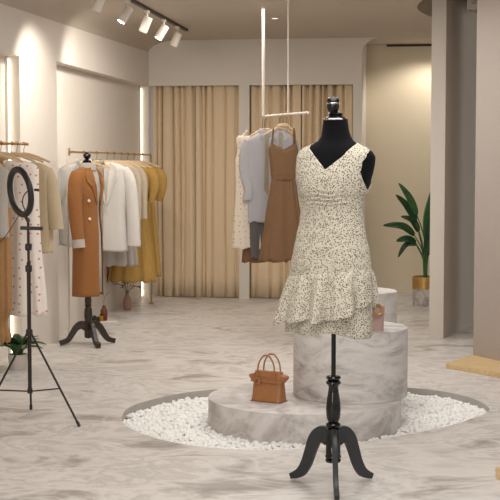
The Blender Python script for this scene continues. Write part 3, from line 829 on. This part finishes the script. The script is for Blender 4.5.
t = thing('trousers', 'camel trousers gathered at the ankle, hanging at the left edge', 'trousers', h, R1, G1)
zt1 = zr1(342, 1); za = zr1(322, 1)
bm = NB(); loft(bm, body_rings([(-.10, .08, .03, -.06, .2), (-.3, .085, .05, -.085, .5), (-.55, .10, .06, -.075, .7)], 48, 6, .008), True, True, True); mk('waist', bm, M_camelt, t, True)
for s in (-1, 1):
    bm = NB(); loft(bm, [[v + Vector((-.055 + s * .055, 0, 0)) for v in r] for r in body_rings([(-.45, .065, .055, 0, .5), (-.75, .062, .055, 0, .8), (za + .1, .062, .05, 0, 1), (za, .03, .025, 0, .6), (za - .03, .035, .03, 0, .8), (zt1 + .04, .06, .05, 0, 1), (zt1, .045, .04, 0, 1)], 48, 7, .006, s)], True, True, True); mk('leg', bm, M_camelt, t, True)

# --- centre hanging bar on two rods
ba = P(262, 11.2, 1.864); bb = P(308, 10.35, 1.864)
bd = (bb - ba); bl = bd.length; bang = math.atan2(bd.y, bd.x)
t = thing('hanging_rail', 'white hanging bar suspended from the ceiling on two rods', 'clothes rail', ba, 0)
bm = NB(); tube(bm, [(0, 0, 0), bd], .011, 12); mk('bar', bm, M_white, t)
def onbar(px):
    lo, hi = -.2, 1.2
    for _ in range(40):
        m_ = (lo + hi) / 2; q = ba + bd * m_; x = 250 + FPX * RT.dot(q) / (FW.dot(q) * cos(PITCH) + (CH - q.z) * sin(PITCH))
        if x < px: lo = m_
        else: hi = m_
    return ba + bd * lo
for px, r in ((263.2, .013), (288, .006)):
    q = onbar(px) - ba
    bm = NB(); tube(bm, [q, q + Vector((0, 0, H - 1.864))], r, 10); lathe(bm, [(.004, 0), (.025, 0), (.025, .01), (.004, .01)], 16, q + Vector((0, 0, H - 1.864 - .011))); mk('rod', bm, M_white, t)
HC = 'hangers on the suspended centre bar'
RB = bang - pi / 2 + pi       # width axis square to the bar
RB = math.atan2(FW.y * .0 + RT.y, RT.x) + rad(12)
def zc_(py, px): return zat(py, FW.dot(onbar(px))) - 1.864
h = onbar(262.6); hanger(h, RB, 'wooden hanger of the dull brown dress, deepest on the centre bar', HC, .11, drop=.13)
garment('dress', 'dull brown long dress behind the dotted dress and shirts', 'dress', h, RB, [(-.12, .06, .03, 0, 0), (-.15, .13, .05, 0, 0), (-.4, .13, .05, 0, .5), (-.55, .12, .05, 0, .5), (zc_(262, 263), .20, .09, .02, 1)], M_brownd, GC, 9, .01, .3)
h = onbar(264.5); hanger(h, RB, 'wooden hanger of the red dotted dress on the centre bar', HC, .13, drop=.13)
g = garment('dress', 'sleeveless white dress with small red dots, leftmost on the centre bar', 'dress', h, RB, [(-.165, .10, .035, -.13, 0), (-.20, .12, .05, -.13, .1), (-.30, .115, .055, -.12, .3), (-.38, .135, .06, -.12, .4), (-.6, .13, .06, -.12, .6), (zc_(247, 258), .165, .07, -.115, 1)], M_dot2, GC, 6, .009, 2.2)
bm = NB()
for x in (-.20, -.07): tube(bm, [(x, 0, -.175), (x * .6 - .03, 0, -.12)], .008, 6)
mk('strap', bm, M_dot2, g)
def shirtie(px, lab, hl, hem, sl, ph, cx=0.0, w=1.0):
    h = onbar(px); hanger(h, RB, hl, HC, .14, drop=.115)
    zs = zc_(135, px) 
    g = garment('shirt', lab, 'shirt', h, RB, [(zs + .03, .05, .035, 0, 0), (zs, .10 * w, .05, cx * .4, 0), (zs - .04, .165 * w, .06, cx, 0), (zs - .2, .168 * w, .065, cx, .5), (hem, .165 * w, .065, cx, 1)], M_shirt, GC, 7, .013, ph, sl(zs), M_shirt)
    collar(g, zs + .02, .052, M_shirt, .04)
    bm = NB(); loft(bm, [[Vector((x0, y0, z0)), Vector((x1, y0, z0)), Vector((x1, y0 - .006, z0)), Vector((x0, y0 - .006, z0))] for x0, x1, y0, z0 in ((-.016, .016, -.052, zs + .02), (-.011, .011, -.062, zs - .015), (-.018, .018, -.075, zs - .10), (-.026, .026, -.078, zs - .40), (-.030, .030, -.078, zs - .46), (-.004, .004, -.078, zs - .50))], True, True, True)
    mk('tie', bm, M_tie, g, False)
    for s in (-1, 1):
        bm = NB(); pr = [(s * .006, zs + .034), (s * .052, zs + .02), (s * .062, zs - .02), (s * .035, zs - .055)]
        loft(bm, [[Vector((x, y0 - .055 - (.02 if z < zs else 0), z)) for x, z in pr] for y0 in (0, -.005)], True, True, True); mk('collar_point', bm, M_shirt, g, False)
    return g
shirtie(266, 'blue grey shirt with striped tie and left sleeve bent, behind the brown pinafore', 'wooden hanger of the left blue grey shirt', zc_(222, 266),
        lambda zs: [(-1, [(.145, 0, zs - .06), (.18, -.01, zs - .16), (.185, -.02, zs - .32), (.155, -.05, zs - .46), (.17, -.06, zs - .54)], [.055, .052, .045, .038, .034], M_shirt)], .5)
h = onbar(266.05)
t = thing('trousers', 'charcoal trousers showing below the left blue grey shirt', 'trousers', h, RB, GC); t.scale = (1, .6, 1)
bm = NB(); tube(bm, [(-.12, 0, zc_(212, 267)), (.04, 0, zc_(212, 267))], .006, 6); tube(bm, [(-.04, 0, zc_(212, 267)), (-.02, 0, -.13), (0, 0, -.014)], .0022, 6); mk('hanger_loop', bm, M_wire, t)
for s in (-.075, .005):
    bm = NB(); loft(bm, [[v + Vector((s - .02, 0, 0)) for v in r] for r in body_rings([(zc_(211, 267), .05, .03, 0, 0), (zc_(230, 267), .048, .03, 0, .4), (zc_(258, 267), .04, .03, 0, .6)], 40, 4, .005)], True, True, True); mk('leg', bm, M_trous, t)
shirtie(279.5, 'blue grey shirt with striped tie, right of the pair behind the brown pinafore', 'wooden hanger of the right blue grey shirt', zc_(215, 281),
        lambda zs: [(1, [(.115, 0, zs - .06), (.14, -.005, zs - .16), (.150, -.01, zs - .32), (.165, -.01, zs - .5)], [.045, .042, .038, .034], M_shirt)], 1.7, .033, .74)
h = onbar(283.5); hanger(h, RB, 'wooden hanger of the brown pinafore, nearest on the centre bar', HC, .10, drop=.085)
zs = zc_(150, 280); zw = zc_(178, 280)
g = garment('pinafore_dress', 'brown strappy pinafore dress in front of the blue grey shirts', 'dress', h, RB, [(zs, .105, .05, 0, 0), (zs - .04, .125, .082, 0, .1), (zw + .03, .105, .082, 0, .4), (zw, .095, .078, 0, .5), (zw - .04, .108, .085, 0, .7), (zc_(222, 280), .155, .11, 0, 1), (zc_(260, 280), .20, .12, -.005, 1.2)], M_brown, GC, 10, .011, .8, cap=False, vtop=.06)
for s in (-1, 1):
    bm = NB(); tube(bm, [(s * .10, -.02, zs + .045), (s * .098, -.03, zs + .07), (s * .088, -.01, -.115), (s * .095, .03, zs + .04)], .007, 8, 5); mk('strap', bm, M_brown, g)
bm = NB(); loft(bm, [[Vector((.101 * cos(2 * pi * i / 40), .088 * sin(2 * pi * i / 40), z)) for i in range(40)] for z in (zw - .018, zw + .018)], True)
tube(bm, [(-.004, -.092, zw), (-.03, -.094, zw + .014), (-.033, -.094, zw - .01), (-.004, -.094, zw - .004)], .009, 8, 4); tube(bm, [(.004, -.092, zw), (.03, -.094, zw + .014), (.033, -.094, zw - .01), (.004, -.094, zw - .004)], .009, 8, 4)
mk('waist_tie', bm, M_brown, g, True, solid=.003)

# ------------------------------------------------------------------ camel coat on a dark dress form
DC = 10.42; S2 = DC / FPX
cc = P(88.5, DC, 0); zq = lambda y: zat(y, DC)
CF = rad(60)                     # turned towards the right
t = thing('dress_form', 'dark wooden dress form with curved feet wearing the camel coat', 'mannequin', cc, YAW + CF)
bm = NB()
loft(bm, [[Vector((hw * sin(2 * pi * i / 40), -hd * cos(2 * pi * i / 40), zq(y))) for i in range(40)] for y, hw, hd in ((160.5, .030, .03), (163, .042, .04), (166, .05, .045), (168.5, .09, .055), (171.5, .125, .06), (176, .145, .07), (190, .14, .08), (208, .105, .07), (225, .125, .085), (240, .13, .09))], True, True, True)
mk('torso', bm, M_velvet, t)
bm = NB(); lathe(bm, [(.005, zq(161)), (.03, zq(160.5)), (.02, zq(159.5)), (.016, zq(158.6)), (.026, zq(157.6)), (.032, zq(156)), (.030, zq(154.4)), (.022, zq(153.4)), (.018, zq(152.6)), (.006, zq(152))], 20); mk('finial', bm, M_gloss, t)
bm = NB(); lathe(bm, [(.012, zq(240)), (.012, .40), (.024, .395), (.028, .36), (.024, .33), (.03, .322), (.022, .312), (.03, .29), (.034, .24), (.028, .20), (.032, .19), (.032, .07), (.026, .06), (.01, .055)], 24); mk('turned_column', bm, M_darkwood, t)
for ang in (188, -62, 30):
    lg = mk('leg', legmesh([(.02, .155), (.06, .165), (.10, .14), (.135, .085), (.17, .04), (.23, .020)], [.075, .062, .052, .046, .042, .038], .034), M_darkwood, t, True, bevel=.006, angle=35)
    lg.rotation_euler = (0, 0, rad(ang) - CF)
def q2(y): return zq(y)
ct = thing('coat', 'camel wool double breasted coat on the dark dress form', 'coat', cc, YAW + CF)
def coatrow(y, hw, hd, gap): return (zq(y), hw, hd, gap)
crows = [(166.5, .062, .055, 60), (169, .105, .068, 56), (172.5, .148, .08, 50), (177, .162, .092, 44), (190, .158, .105, 30), (206, .130, .098, 16), (215, .126, .098, 16), (235, .138, .112, 24), (262, .140, .115, 30), (295.5, .142, .118, 32)]
tabc = [(-zq(y),) + (hw, hd, g_) for y, hw, hd, g_ in crows]
def csurf(th, z, off=0):
    hw, hd, g_ = interp(tabc, -z); return Vector(((hw + off) * sin(th), -(hd + off) * cos(th), z))
bm = NB(); rows = []
for k in range(41):
    z = zq(166.5) + (zq(295.5) - zq(166.5)) * k / 40; g_ = rad(interp(tabc, -z)[2])
    # the front edges: th runs from +gap round the back to 2pi - gap*0.4 (wearer's overlap)
    rows.append([csurf(rad(14) + g_ * .6 + (2 * pi - rad(4) - g_) * i / 60, z, .003 * sin(i * .6 + k * .1) * (k / 40)) for i in range(61)])
loft(bm, rows, False); mk('body', bm, M_coat, ct, True, solid=.006, angle=75)
for s in (-1, 1):
    e_ = -.022 if s < 0 else -.06; yo = 0 if s < 0 else .05
    bm = NB(); tube(bm, [(s * (.125 + e_ * .3), 0, zq(173.5)), (s * (.165 + e_), .0, zq(180)), (s * (.192 + e_), -.005 + yo * .6, zq(198)), (s * (.196 + e_), -.02 + yo, zq(220)), (s * (.198 + e_), -.045 + yo, zq(241))], [.050, .058, .056, .052, .046], 16, 5, 1.05, ref=(1, 0, 0)); so = mk('sleeve', bm, M_coat, ct)
    bm = NB(); tube(bm, [(s * (.198 + e_), -.042 + yo, zq(238.5)), (s * (.200 + e_), -.05 + yo, zq(246.5))], .049, 16, 0, 1.05, ref=(1, 0, 0)); mk('cuff', bm, M_grey, so)['label'] = 'grey knit cuff'
for s in (-1, 1):
    bm = NB()
    pr = [(rad(30), 167.5), (rad(62), 168.5), (rad(50), 176), (rad(46), 182), (rad(34), 186), (rad(12), 205), (rad(10), 203), (rad(17), 185)]
    loft(bm, [[csurf(s * a + rad(8), zq(y), o_) for a, y in pr] for o_ in (.004, .012)], True, True, True)
    mk('lapel', bm, M_coat, ct, False, bevel=.002)
for y in (200.5, 218.5):
    p = csurf(rad(-38), zq(y), .008)
    bm = NB(); lathe(bm, [(.001, .008), (.009, .006), (.0125, 0), (.009, -.004), (.001, -.005)], 16, p, Matrix.Rotation(rad(-38), 3, 'Z') @ Matrix.Rotation(rad(90), 3, 'X')); mk('button', bm, M_pearl, ct)['label'] = 'pearl white button'
kt = thing('knit_dress', 'grey high necked knit dress under the camel coat', 'dress', cc, YAW + CF)
bm = NB()
loft(bm, [[Vector(((hw + .0015 * sin(i * 2)) * sin(2 * pi * i / 60), -hd * cos(2 * pi * i / 60), zq(y))) for i in range(60)] for y, hw, hd in ((167, .06, .052), (169.5, .095, .062), (172.5, .132, .068), (177, .15, .08), (190, .148, .092), (208, .115, .082), (215, .115, .085), (235, .122, .1), (260, .124, .104), (292, .126, .106))], True, True, False)
mk('body', bm, M_grey, kt, True, solid=.003)
bm = NB()
loft(bm, [[Vector((r * sin(2 * pi * i / 40), -r * .95 * cos(2 * pi * i / 40) - .004, zq(y))) for i in range(40)] for y, r in ((170, .074), (166, .072), (163.5, .070), (162.8, .064), (164, .058), (168, .06))], True); mk('roll_neck', bm, M_grey, kt)

# ------------------------------------------------------------------ ring light on tripod
DR = 7.34; rc = P(30.3, DR, 0); S3 = DR / FPX; zr3 = lambda y: zat(y, DR)
t = thing('ring_light', 'black ring light on a tripod stand at the left', 'ring light', rc, YAW)
bm = NB(); tube(bm, [(0, 0, .16), (0, 0, zr3(262))], .0115, 12); tube(bm, [(0, 0, zr3(262)), (0, 0, zr3(218))], .0075, 12); mk('pole', bm, M_bkmetal, t)
for y in (268.5, 247, 332.5):
    bm = NB(); lathe(bm, [(.012, -.02), (.018, -.018), (.020, 0), (.018, .018), (.012, .02)], 14, (0, 0, zr3(y))); cl = mk('collar', bm, M_black, t)
    if y < 300:
        bm = NB(); tube(bm, [(0, -.015, zr3(y)), (.0, -.038, zr3(y))], .008, 10); mk('clamp_knob', bm, M_black, cl)
hub = zr3(333)
feet = [onz(79.5, 427) - rc, onz(31, 409.5) - rc, onz(-24, 430) - rc]
Ri = Matrix.Rotation(-YAW, 3, 'Z')
for f in feet:
    f = Ri @ f; f = Vector((f.x, f.y, .004))
    fd = Vector((f.x, f.y, 0)).normalized()
    a = fd * .015 + Vector((0, 0, hub))
    bm = NB(); tube(bm, [a, f], .0062, 8); l = mk('leg', bm, M_bkmetal, t)
    u = .5; mid = a + (f - a) * .60
    bm = NB(); tube(bm, [Vector((0, 0, .165)) + fd * .01, mid], .0042, 8); mk('brace', bm, M_bkmetal, t)
    bm = NB(); tube(bm, [f + (a - f).normalized() * .03, f], .009, 8); mk('foot', bm, M_black, l)
bm = NB(); lathe(bm, [(.004, .15), (.015, .152), (.015, .18), (.004, .182)], 14); mk('spreader', bm, M_black, t)
# the ring: axis turned to the left, top leaning left
rcz = zr3(192); ro = Vector(((22.8 - 30.3) * S3, 0, rcz))
Mring = Matrix.Rotation(rad(-9), 3, 'Y') @ Matrix.Rotation(rad(-54), 3, 'Z') @ Matrix.Rotation(rad(90), 3, 'X')
bm = NB(); torus(bm, .128, .019, 64, 14, .85, Mring, ro); rg = mk('ring', bm, M_black, t)
bm = NB(); n = 64
rr_ = []
for R_ in (.114, .142):
    rr_.append([Mring @ Vector((R_ * cos(2 * pi * i / n), R_ * sin(2 * pi * i / n), -.0162)) + ro for i in range(n)])
loft(bm, rr_, True); mk('diffuser', bm, M_ringface, rg, True, solid=.003)['label'] = 'white ring diffuser on the far side'
bm = NB(); tube(bm, [(-.0, 0, zr3(221)), (-.014, 0, zr3(216.5)), ro + Mring @ Vector((0, -.128, 0))], .010, 10, 3); mk('yoke', bm, M_black, t)
bm = NB(); tube(bm, [(0, -.02, zr3(220.5)), (.0, .02, zr3(220.5))], .009, 10); mk('tilt_knob', bm, M_black, t)
bm = NB(); box(bm, ((17.5 - 30.3) * S3, -.012, zr3(230)), ((39.8 - 30.3) * S3, .012, zr3(226.4)), Matrix.Rotation(rad(1.5), 3, 'Y')); mk('phone_clamp', bm, M_black, t, False, bevel=.003)
bm = NB(); tube(bm, [(0, -.01, zr3(215)), ((26 - 30.3) * S3, -.02, zr3(205)), ((26.5 - 30.3) * S3, -.025, zr3(197)), ((31 - 30.3) * S3, -.02, zr3(191)), ((38 - 30.3) * S3, -.02, zr3(189.6))], .0035, 8, 5); box(bm, ((37 - 30.3) * S3, -.028, zr3(191)), ((42 - 30.3) * S3, -.010, zr3(188.6))); mk('gooseneck', bm, M_black, t)
bm = NB(); tube(bm, [((22 - 30.3) * S3, 0, zr3(214)), ((16 - 30.3) * S3, -.01, zr3(224)), ((8 - 30.3) * S3, -.02, zr3(236)), ((-2 - 30.3) * S3, -.03, zr3(245.5)), ((-14 - 30.3) * S3, -.03, zr3(247)), ((-20 - 30.3) * S3, -.02, zr3(300)), ((-21 - 30.3) * S3, .0, .003)], .0022, 6, 5); mk('cable', bm, M_black, t)

# ------------------------------------------------------------------ plants
def leaf(bm, pts, w, fold=.25, n=14, ref=None):
    pts = smoothpath(pts, 6); m = len(pts); rows = []
    for i, p in enumerate(pts):
        u = i / (m - 1); tt = (pts[min(m - 1, i + 1)] - pts[max(0, i - 1)]).normalized()
        side = tt.cross(ref or Vector((0, 0, 1)))
        if side.length < .1: side = tt.cross(Vector((0, 1, 0)))
        side.normalize(); up = side.cross(tt)
        ww = w * (sin(pi * min(1, u * .97 + .03) ** .8) ** .75) + .0008
        rows.append([p + side * ww * s + up * (abs(s) * ww * fold) for s in (-1, -.5, 0, .5, 1)])
    loft(bm, rows, False)
    return bm
DPp = FW.dot(onz(421, 306.5)); pp = P(424.5, DPp + .12, 0); DPp += .12
t = thing('potted_plant', 'tall strelitzia plant in a marble pot with gold rim, beside the partition', 'plant', pp, YAW)
zz = lambda y: zat(y, DPp); SP = DPp / FPX
PR = .125
bm = NB(); lathe(bm, [(.005, 0), (PR * .95, 0), (PR * .97, .006), (PR, zz(288))], 40); mk('pot', bm, M_potmarble, t)
bm = NB(); lathe(bm, [(PR + .001, zz(288.5)), (PR + .003, zz(276.5)), (PR - .008, zz(276.3)), (PR - .008, zz(282))], 40, caps=False); mk('rim', bm, M_gold, t)
bm = NB(); lathe(bm, [(.002, zz(279)), (PR - .009, zz(279.6)), (PR - .009, zz(282))], 30); mk('soil', bm, M_soil, t)
def px3(x, y, dy=0.0): return Vector(((x - 424.5) * SP, dy, zz(y)))
lv = [([(425, 278), (424, 240), (416, 215), (408, 198), (397.5, 183)], .05, .0), ([(425, 278), (422, 245), (415, 222), (406, 207), (394.5, 194.5)], .055, -.03), ([(424, 278), (422, 250), (418, 232), (412, 221), (400.5, 216.5)], .045, .05),
      ([(425, 278), (422, 252), (413, 235), (400, 226), (381, 225)], .052, -.1), ([(425, 278), (423, 258), (415, 243), (406, 239), (395, 241)], .05, -.05), ([(424, 278), (423, 260), (416, 245), (406, 245), (398, 258)], .035, .06),
      ([(425, 278), (426, 240), (427, 220), (430, 200), (432, 183)], .075, -.1), ([(426, 278), (427, 250), (431, 230), (438, 212), (448, 200)], .06, .05), ([(426, 278), (426, 255), (427, 240), (427, 226), (429, 213)], .07, -.15), ([(426, 278), (428, 255), (436, 236), (448, 230), (462, 238)], .05, .1)]
for k, (pts, w, dy) in enumerate(lv):
    n_ = len(pts)
    bmS = NB(); q = [px3(x, y, dy * i / (n_ - 1) + .012 * math.sin(k * 2)) for i, (x, y) in enumerate(pts)]
    tube(bmS, q[:3], [.010, .007, .005], 8, 4); mk('stem', bmS, M_leaf2, t)
    bm = NB(); leaf(bm, q[2:] if k not in (6, 8) else q[1:], w * .82, .35, ref=Vector((.1, -.75, .6)).normalized() if k in (0, 1, 6, 7, 8) else Vector((.05, -.85, .55)).normalized())
    mk('leaf', bm, M_leaf2 if k in (0, 6) else M_leaf, t, True, solid=.002, angle=80)

lp = onz(18, 370.5); DLP = FW.dot(lp) + .06; lp = P(18, DLP, 0)
t = thing('potted_plant', 'small leafy green plant in a pale pot behind the ring light tripod', 'plant', lp, YAW)
bm = NB(); lathe(bm, [(.005, 0), (.058, 0), (.062, .006), (.07, .105), (.066, .11), (.060, .105), (.058, .085), (.004, .085)], 32); mk('pot', bm, M_potwhite, t)
bm = NB(); lathe(bm, [(.003, .094), (.055, .092), (.055, .086), (.003, .086)], 24); mk('soil', bm, M_soil, t)
r = random.Random(4)
for k in range(34):
    a = k * 2.4 + r.uniform(-.3, .3); el = .25 + .75 * (k / 34) ; L = r.uniform(.135, .20) * (1 if el < .8 else .9)
    dx, dy = cos(a), sin(a); z0 = .09
    pts = [Vector((dx * .01, dy * .01, z0)), Vector((dx * L * .35 * (1.3 - el * .8), dy * L * .35 * (1.3 - el * .8), z0 + L * .35 + el * .03)), Vector((dx * L * .8 * (1.35 - el), dy * L * .8 * (1.35 - el), z0 + L * (.42 + .35 * el))), Vector((dx * L * 1.2 * (1.35 - el), dy * L * 1.2 * (1.35 - el), z0 + L * (.25 + .7 * el)))]
    bm = NB(); leaf(bm, pts, r.uniform(.028, .042), .3); mk('leaf', bm, M_leaf2 if k % 3 else M_leaf, t, True, solid=.0012, angle=80)

# ------------------------------------------------------------------ floor still life by the far niche
def vase(px, py, label, m, prof, sc, nm='vase'):
    b = onz(px, py); t = thing(nm, label, 'vase', b, YAW)
    bm = NB(); lathe(bm, [(a * sc, z * sc) for a, z in prof], 28); mk('body', bm, m, t)
    return t, FW.dot(b)
bk = onz(104.5, 322.6)
bm = NB(); box(bm, (-.105, -.10, 0), (.105, .10, .022)); bko = mk('book', bm, M_slab, None, False, bevel=.003); bko.location = bk; bko.rotation_euler = (0, 0, YAW + rad(18))
tag(bko, 'flat white book on the floor under the brown bottle', 'book')
def onbk(px, py): return onz(px, py, .022)
b = onbk(104, 320.5); t = thing('bottle', 'dark brown bottle vase holding a dry twig', 'vase', b, YAW)
bm = NB(); lathe(bm, [(.003, 0), (.026, 0), (.031, .01), (.034, .06), (.031, .095), (.018, .115), (.015, .13), (.018, .136), (.015, .138), (.003, .138)], 24); mk('body', bm, M_terr, t)
bm = NB(); tube(bm, [(0, 0, .12), (.0, 0, .17), (.012, 0, .22), (.04, 0, .255), (.065, 0, .262)], .002, 6, 4); tube(bm, [(0.002, 0, .17), (-.01, 0, .20), (0, 0, .235)], .0016, 6, 3); mk('twig', bm, mat('rust_twig', (128, 78, 62), .8), t)
for k, (px, py, m, s, lab) in enumerate(((94.5, 321.5, M_black, .050, 'small black jar left of the amber jar, on the white book'), (98, 322.8, M_black, .044, 'small black jar in front of the amber jar on the white book'), (101.2, 321, M_amber, .048, 'small amber jar beside the brown bottle'))):
    b = onbk(px, py); t = thing('jar', lab, 'jar', b, YAW, 'small jars on the white book')
    bm = NB(); box(bm, (-s * .42, -s * .42, 0), (s * .42, s * .42, s * (1.0 if k else .85))); mk('body', bm, m, t, False, bevel=.004)
    bm = NB(); lathe(bm, [(.002, s * .99), (s * .28, s * .99), (s * .28, s * 1.3), (.002, s * 1.3)] if k else [(.002, s * .84), (s * .28, s * .84), (s * .28, s * 1.1), (.002, s * 1.1)], 14); mk('lid', bm, M_black, t)
t, Dv = vase(127.3, 309.5, 'dusty pink bottle vase with dark leafy twigs by the far wall', M_pinkv, [(.004, 0), (.034, 0), (.040, .01), (.043, .07), (.037, .11), (.02, .135), (.017, .16), (.021, .168), (.017, .17), (.004, .17)], 1.0)
r = random.Random(9)
for k, (dx, dz) in enumerate(((-.16, .25), (-.10, .33), (.02, .36), (.11, .30), (.15, .22), (-.05, .27))):
    top = Vector((dx, r.uniform(-.05, .05), .0 + dz)); base = Vector((0, 0, .15)); mid = (base + top) / 2 + Vector((-dx * .1, 0, .05))
    bm = NB(); tube(bm, [base, mid, top], .002, 6, 4); st = mk('twig', bm, M_twig, t)
    bm = NB()
    for j in range(6):
        u = .35 + .65 * j / 5; p = base.lerp(mid, u * 2) if u < .5 else mid.lerp(top, u * 2 - 1)
        a = r.uniform(0, 6.28); e = p + Vector((cos(a) * .032, sin(a) * .02, r.uniform(-.012, .024)))
        leaf(bm, [p, (p + e) / 2 + Vector((0, 0, .006)), e], .010, .2)
    mk('leaf', bm, mat('dark_twig_leaf', (48, 54, 40), .7), st, True, solid=.001)

# ------------------------------------------------------------------ track lights and downlight
XT = XL + .62
ta = onz(130, 0, H - .01).y; 
tk = thing('lighting_track', 'dark lighting track on the ceiling at upper left', 'track', (XT, 8, H - .012))
yt1 = FW.dot(onz(188, 30.5, H)); 
ye = onx(188, onz(188, 30.5, H - .012).x, 0).y
XT = (onz(188, 30.5, H - .012).x + onz(131, 1, H - .012).x) / 2; tk.location.x = XT
bm = NB(); box(bm, (-.017, -1.5, -.010), (.017, ye - 8, .012)); mk('channel', bm, M_slot, tk, False)
spt = [(102, 'spotlight cut by the top edge, nearest on the ceiling track', False), (128.5, 'lit white spotlight, second on the ceiling track', True), (148, 'unlit white spotlight, middle of the ceiling track', False), (164.5, 'lit white spotlight, fourth on the ceiling track', True), (178, 'white spotlight at the far end of the ceiling track', False)]
for px, lab, on in spt:
    b = onx(px, XT, H - .022)
    t = thing('spotlight', lab, 'lamp', b, 0, 'white spotlights on the ceiling track')
    bm = NB(); box(bm, (-.016, -.035, -.022), (.016, .035, 0)); lathe(bm, [(.008, -.09), (.008, -.02)], 12); mk('mount', bm, M_white, t, False, bevel=.002)
    aim = Vector((-.50, -.25, -.95)).normalized() if on else Vector((-.42, .1, -.95)).normalized()
    q = aim.to_track_quat('-Z', 'Y').to_matrix()
    c0 = Vector((0, 0, -.085)) - aim * .03
    bm = NB(); lathe(bm, [(.003, .0), (.036, -.002), (.038, -.006), (.038, -.135), (.034, -.138), (.033, -.118), (.003, -.117)], 28, c0, q); mk('head', bm, M_white, t, True, angle=35)
    bm = NB(); lathe(bm, [(.001, -.1185), (.0325, -.1185), (.030, -.128), (.001, -.130)], 24, c0, q); mk('lens', bm, M_lamp if on else M_ringface, t)
    if px > 140: continue
    ld = bpy.data.lights.new('spot', 'SPOT'); ld.energy = 85 if px > 110 else 70; ld.color = (1, .93, .83); ld.spot_size = rad(92); ld.spot_blend = .7; ld.shadow_soft_size = .05
    lo = bpy.data.objects.new('spot_beam', ld); C.objects.link(lo); lo.parent = t; lo.location = c0 + aim * .142
    lo.rotation_euler = (Vector((-.62, 1.75 if px > 110 else .4, -.95 if px > 110 else -.75))).to_track_quat('-Z', 'Y').to_euler()
dl = onz(275, 18, H)
t = thing('downlight', 'small recessed round downlight in the ceiling near the rods', 'lamp', (dl.x, dl.y, H), 0)
bm = NB(); torus(bm, .032, .007, 28, 8, .5, None, (0, 0, -.003)); mk('trim_ring', bm, M_white, t)
bm = NB(); lathe(bm, [(.001, -.0045), (.027, -.0045), (.027, .0), (.001, .0)], 24); mk('lens', bm, emit('down_face', (255, 244, 226), 3), t)

# ------------------------------------------------------------------ light
def area(name, loc, size, energy, col, rot=(0, 0, 0), size_y=None):
    ld = bpy.data.lights.new(name, 'AREA'); ld.energy = energy; ld.color = col; ld.size = size
    if size_y: ld.shape = 'RECTANGLE'; ld.size_y = size_y
    o = bpy.data.objects.new(name, ld); C.objects.link(o); o.location = loc; o.rotation_euler = rot
    return o
WARM = (1, .945, .87); NEU = (1, .97, .94)
area('ceiling_fill', (-.3, 4.8, H - .03), 1.6, 80, NEU, size_y=3.2)  # unseen fill lights added under the ceiling to brighten the room, front to back
area('ceiling_fill', (-.8, 8.8, H - .02), 1.2, 55, NEU, size_y=1.6)
area('ceiling_fill', (-1.7, 11.3, H - .02), 1.3, 40, WARM, size_y=1.2)
fill_pos = Vector((-2.7, -1.3, 2.0))
area('front_fill', fill_pos, 3.2, 200, (1, .985, .975), (Vector((-.1, 6.5, .9)) - fill_pos).to_track_quat('-Z', 'Y').to_euler(), 2.2)  # soft fill added behind the camera on the left, not a window
def spot(name, loc, tgt, energy, col, ang, blend=.6, rad_=.05):
    ld = bpy.data.lights.new(name, 'SPOT'); ld.energy = energy; ld.color = col; ld.spot_size = rad(ang); ld.spot_blend = blend; ld.shadow_soft_size = rad_
    o = bpy.data.objects.new(name, ld); C.objects.link(o); o.location = loc
    o.rotation_euler = (Vector(tgt) - Vector(loc)).to_track_quat('-Z', 'Y').to_euler()
al_t = ony(432, YAL, 1.5)
spot('alcove_spot', (al_t.x + .12, YAL - .5, H - .06), (al_t.x - .3, YAL, .9), 42, WARM, 120)
w = bpy.data.worlds.new('world'); bpy.context.scene.world = w; w.use_nodes = True
w.node_tree.nodes['Background'].inputs[0].default_value = (1, .97, .94, 1); w.node_tree.nodes['Background'].inputs[1].default_value = .7
sc = bpy.context.scene
sc.view_settings.view_transform = 'Standard'; sc.view_settings.look = 'None'; sc.view_settings.exposure = -0.3; sc.view_settings.gamma = 1
sc.view_settings.use_curve_mapping = False
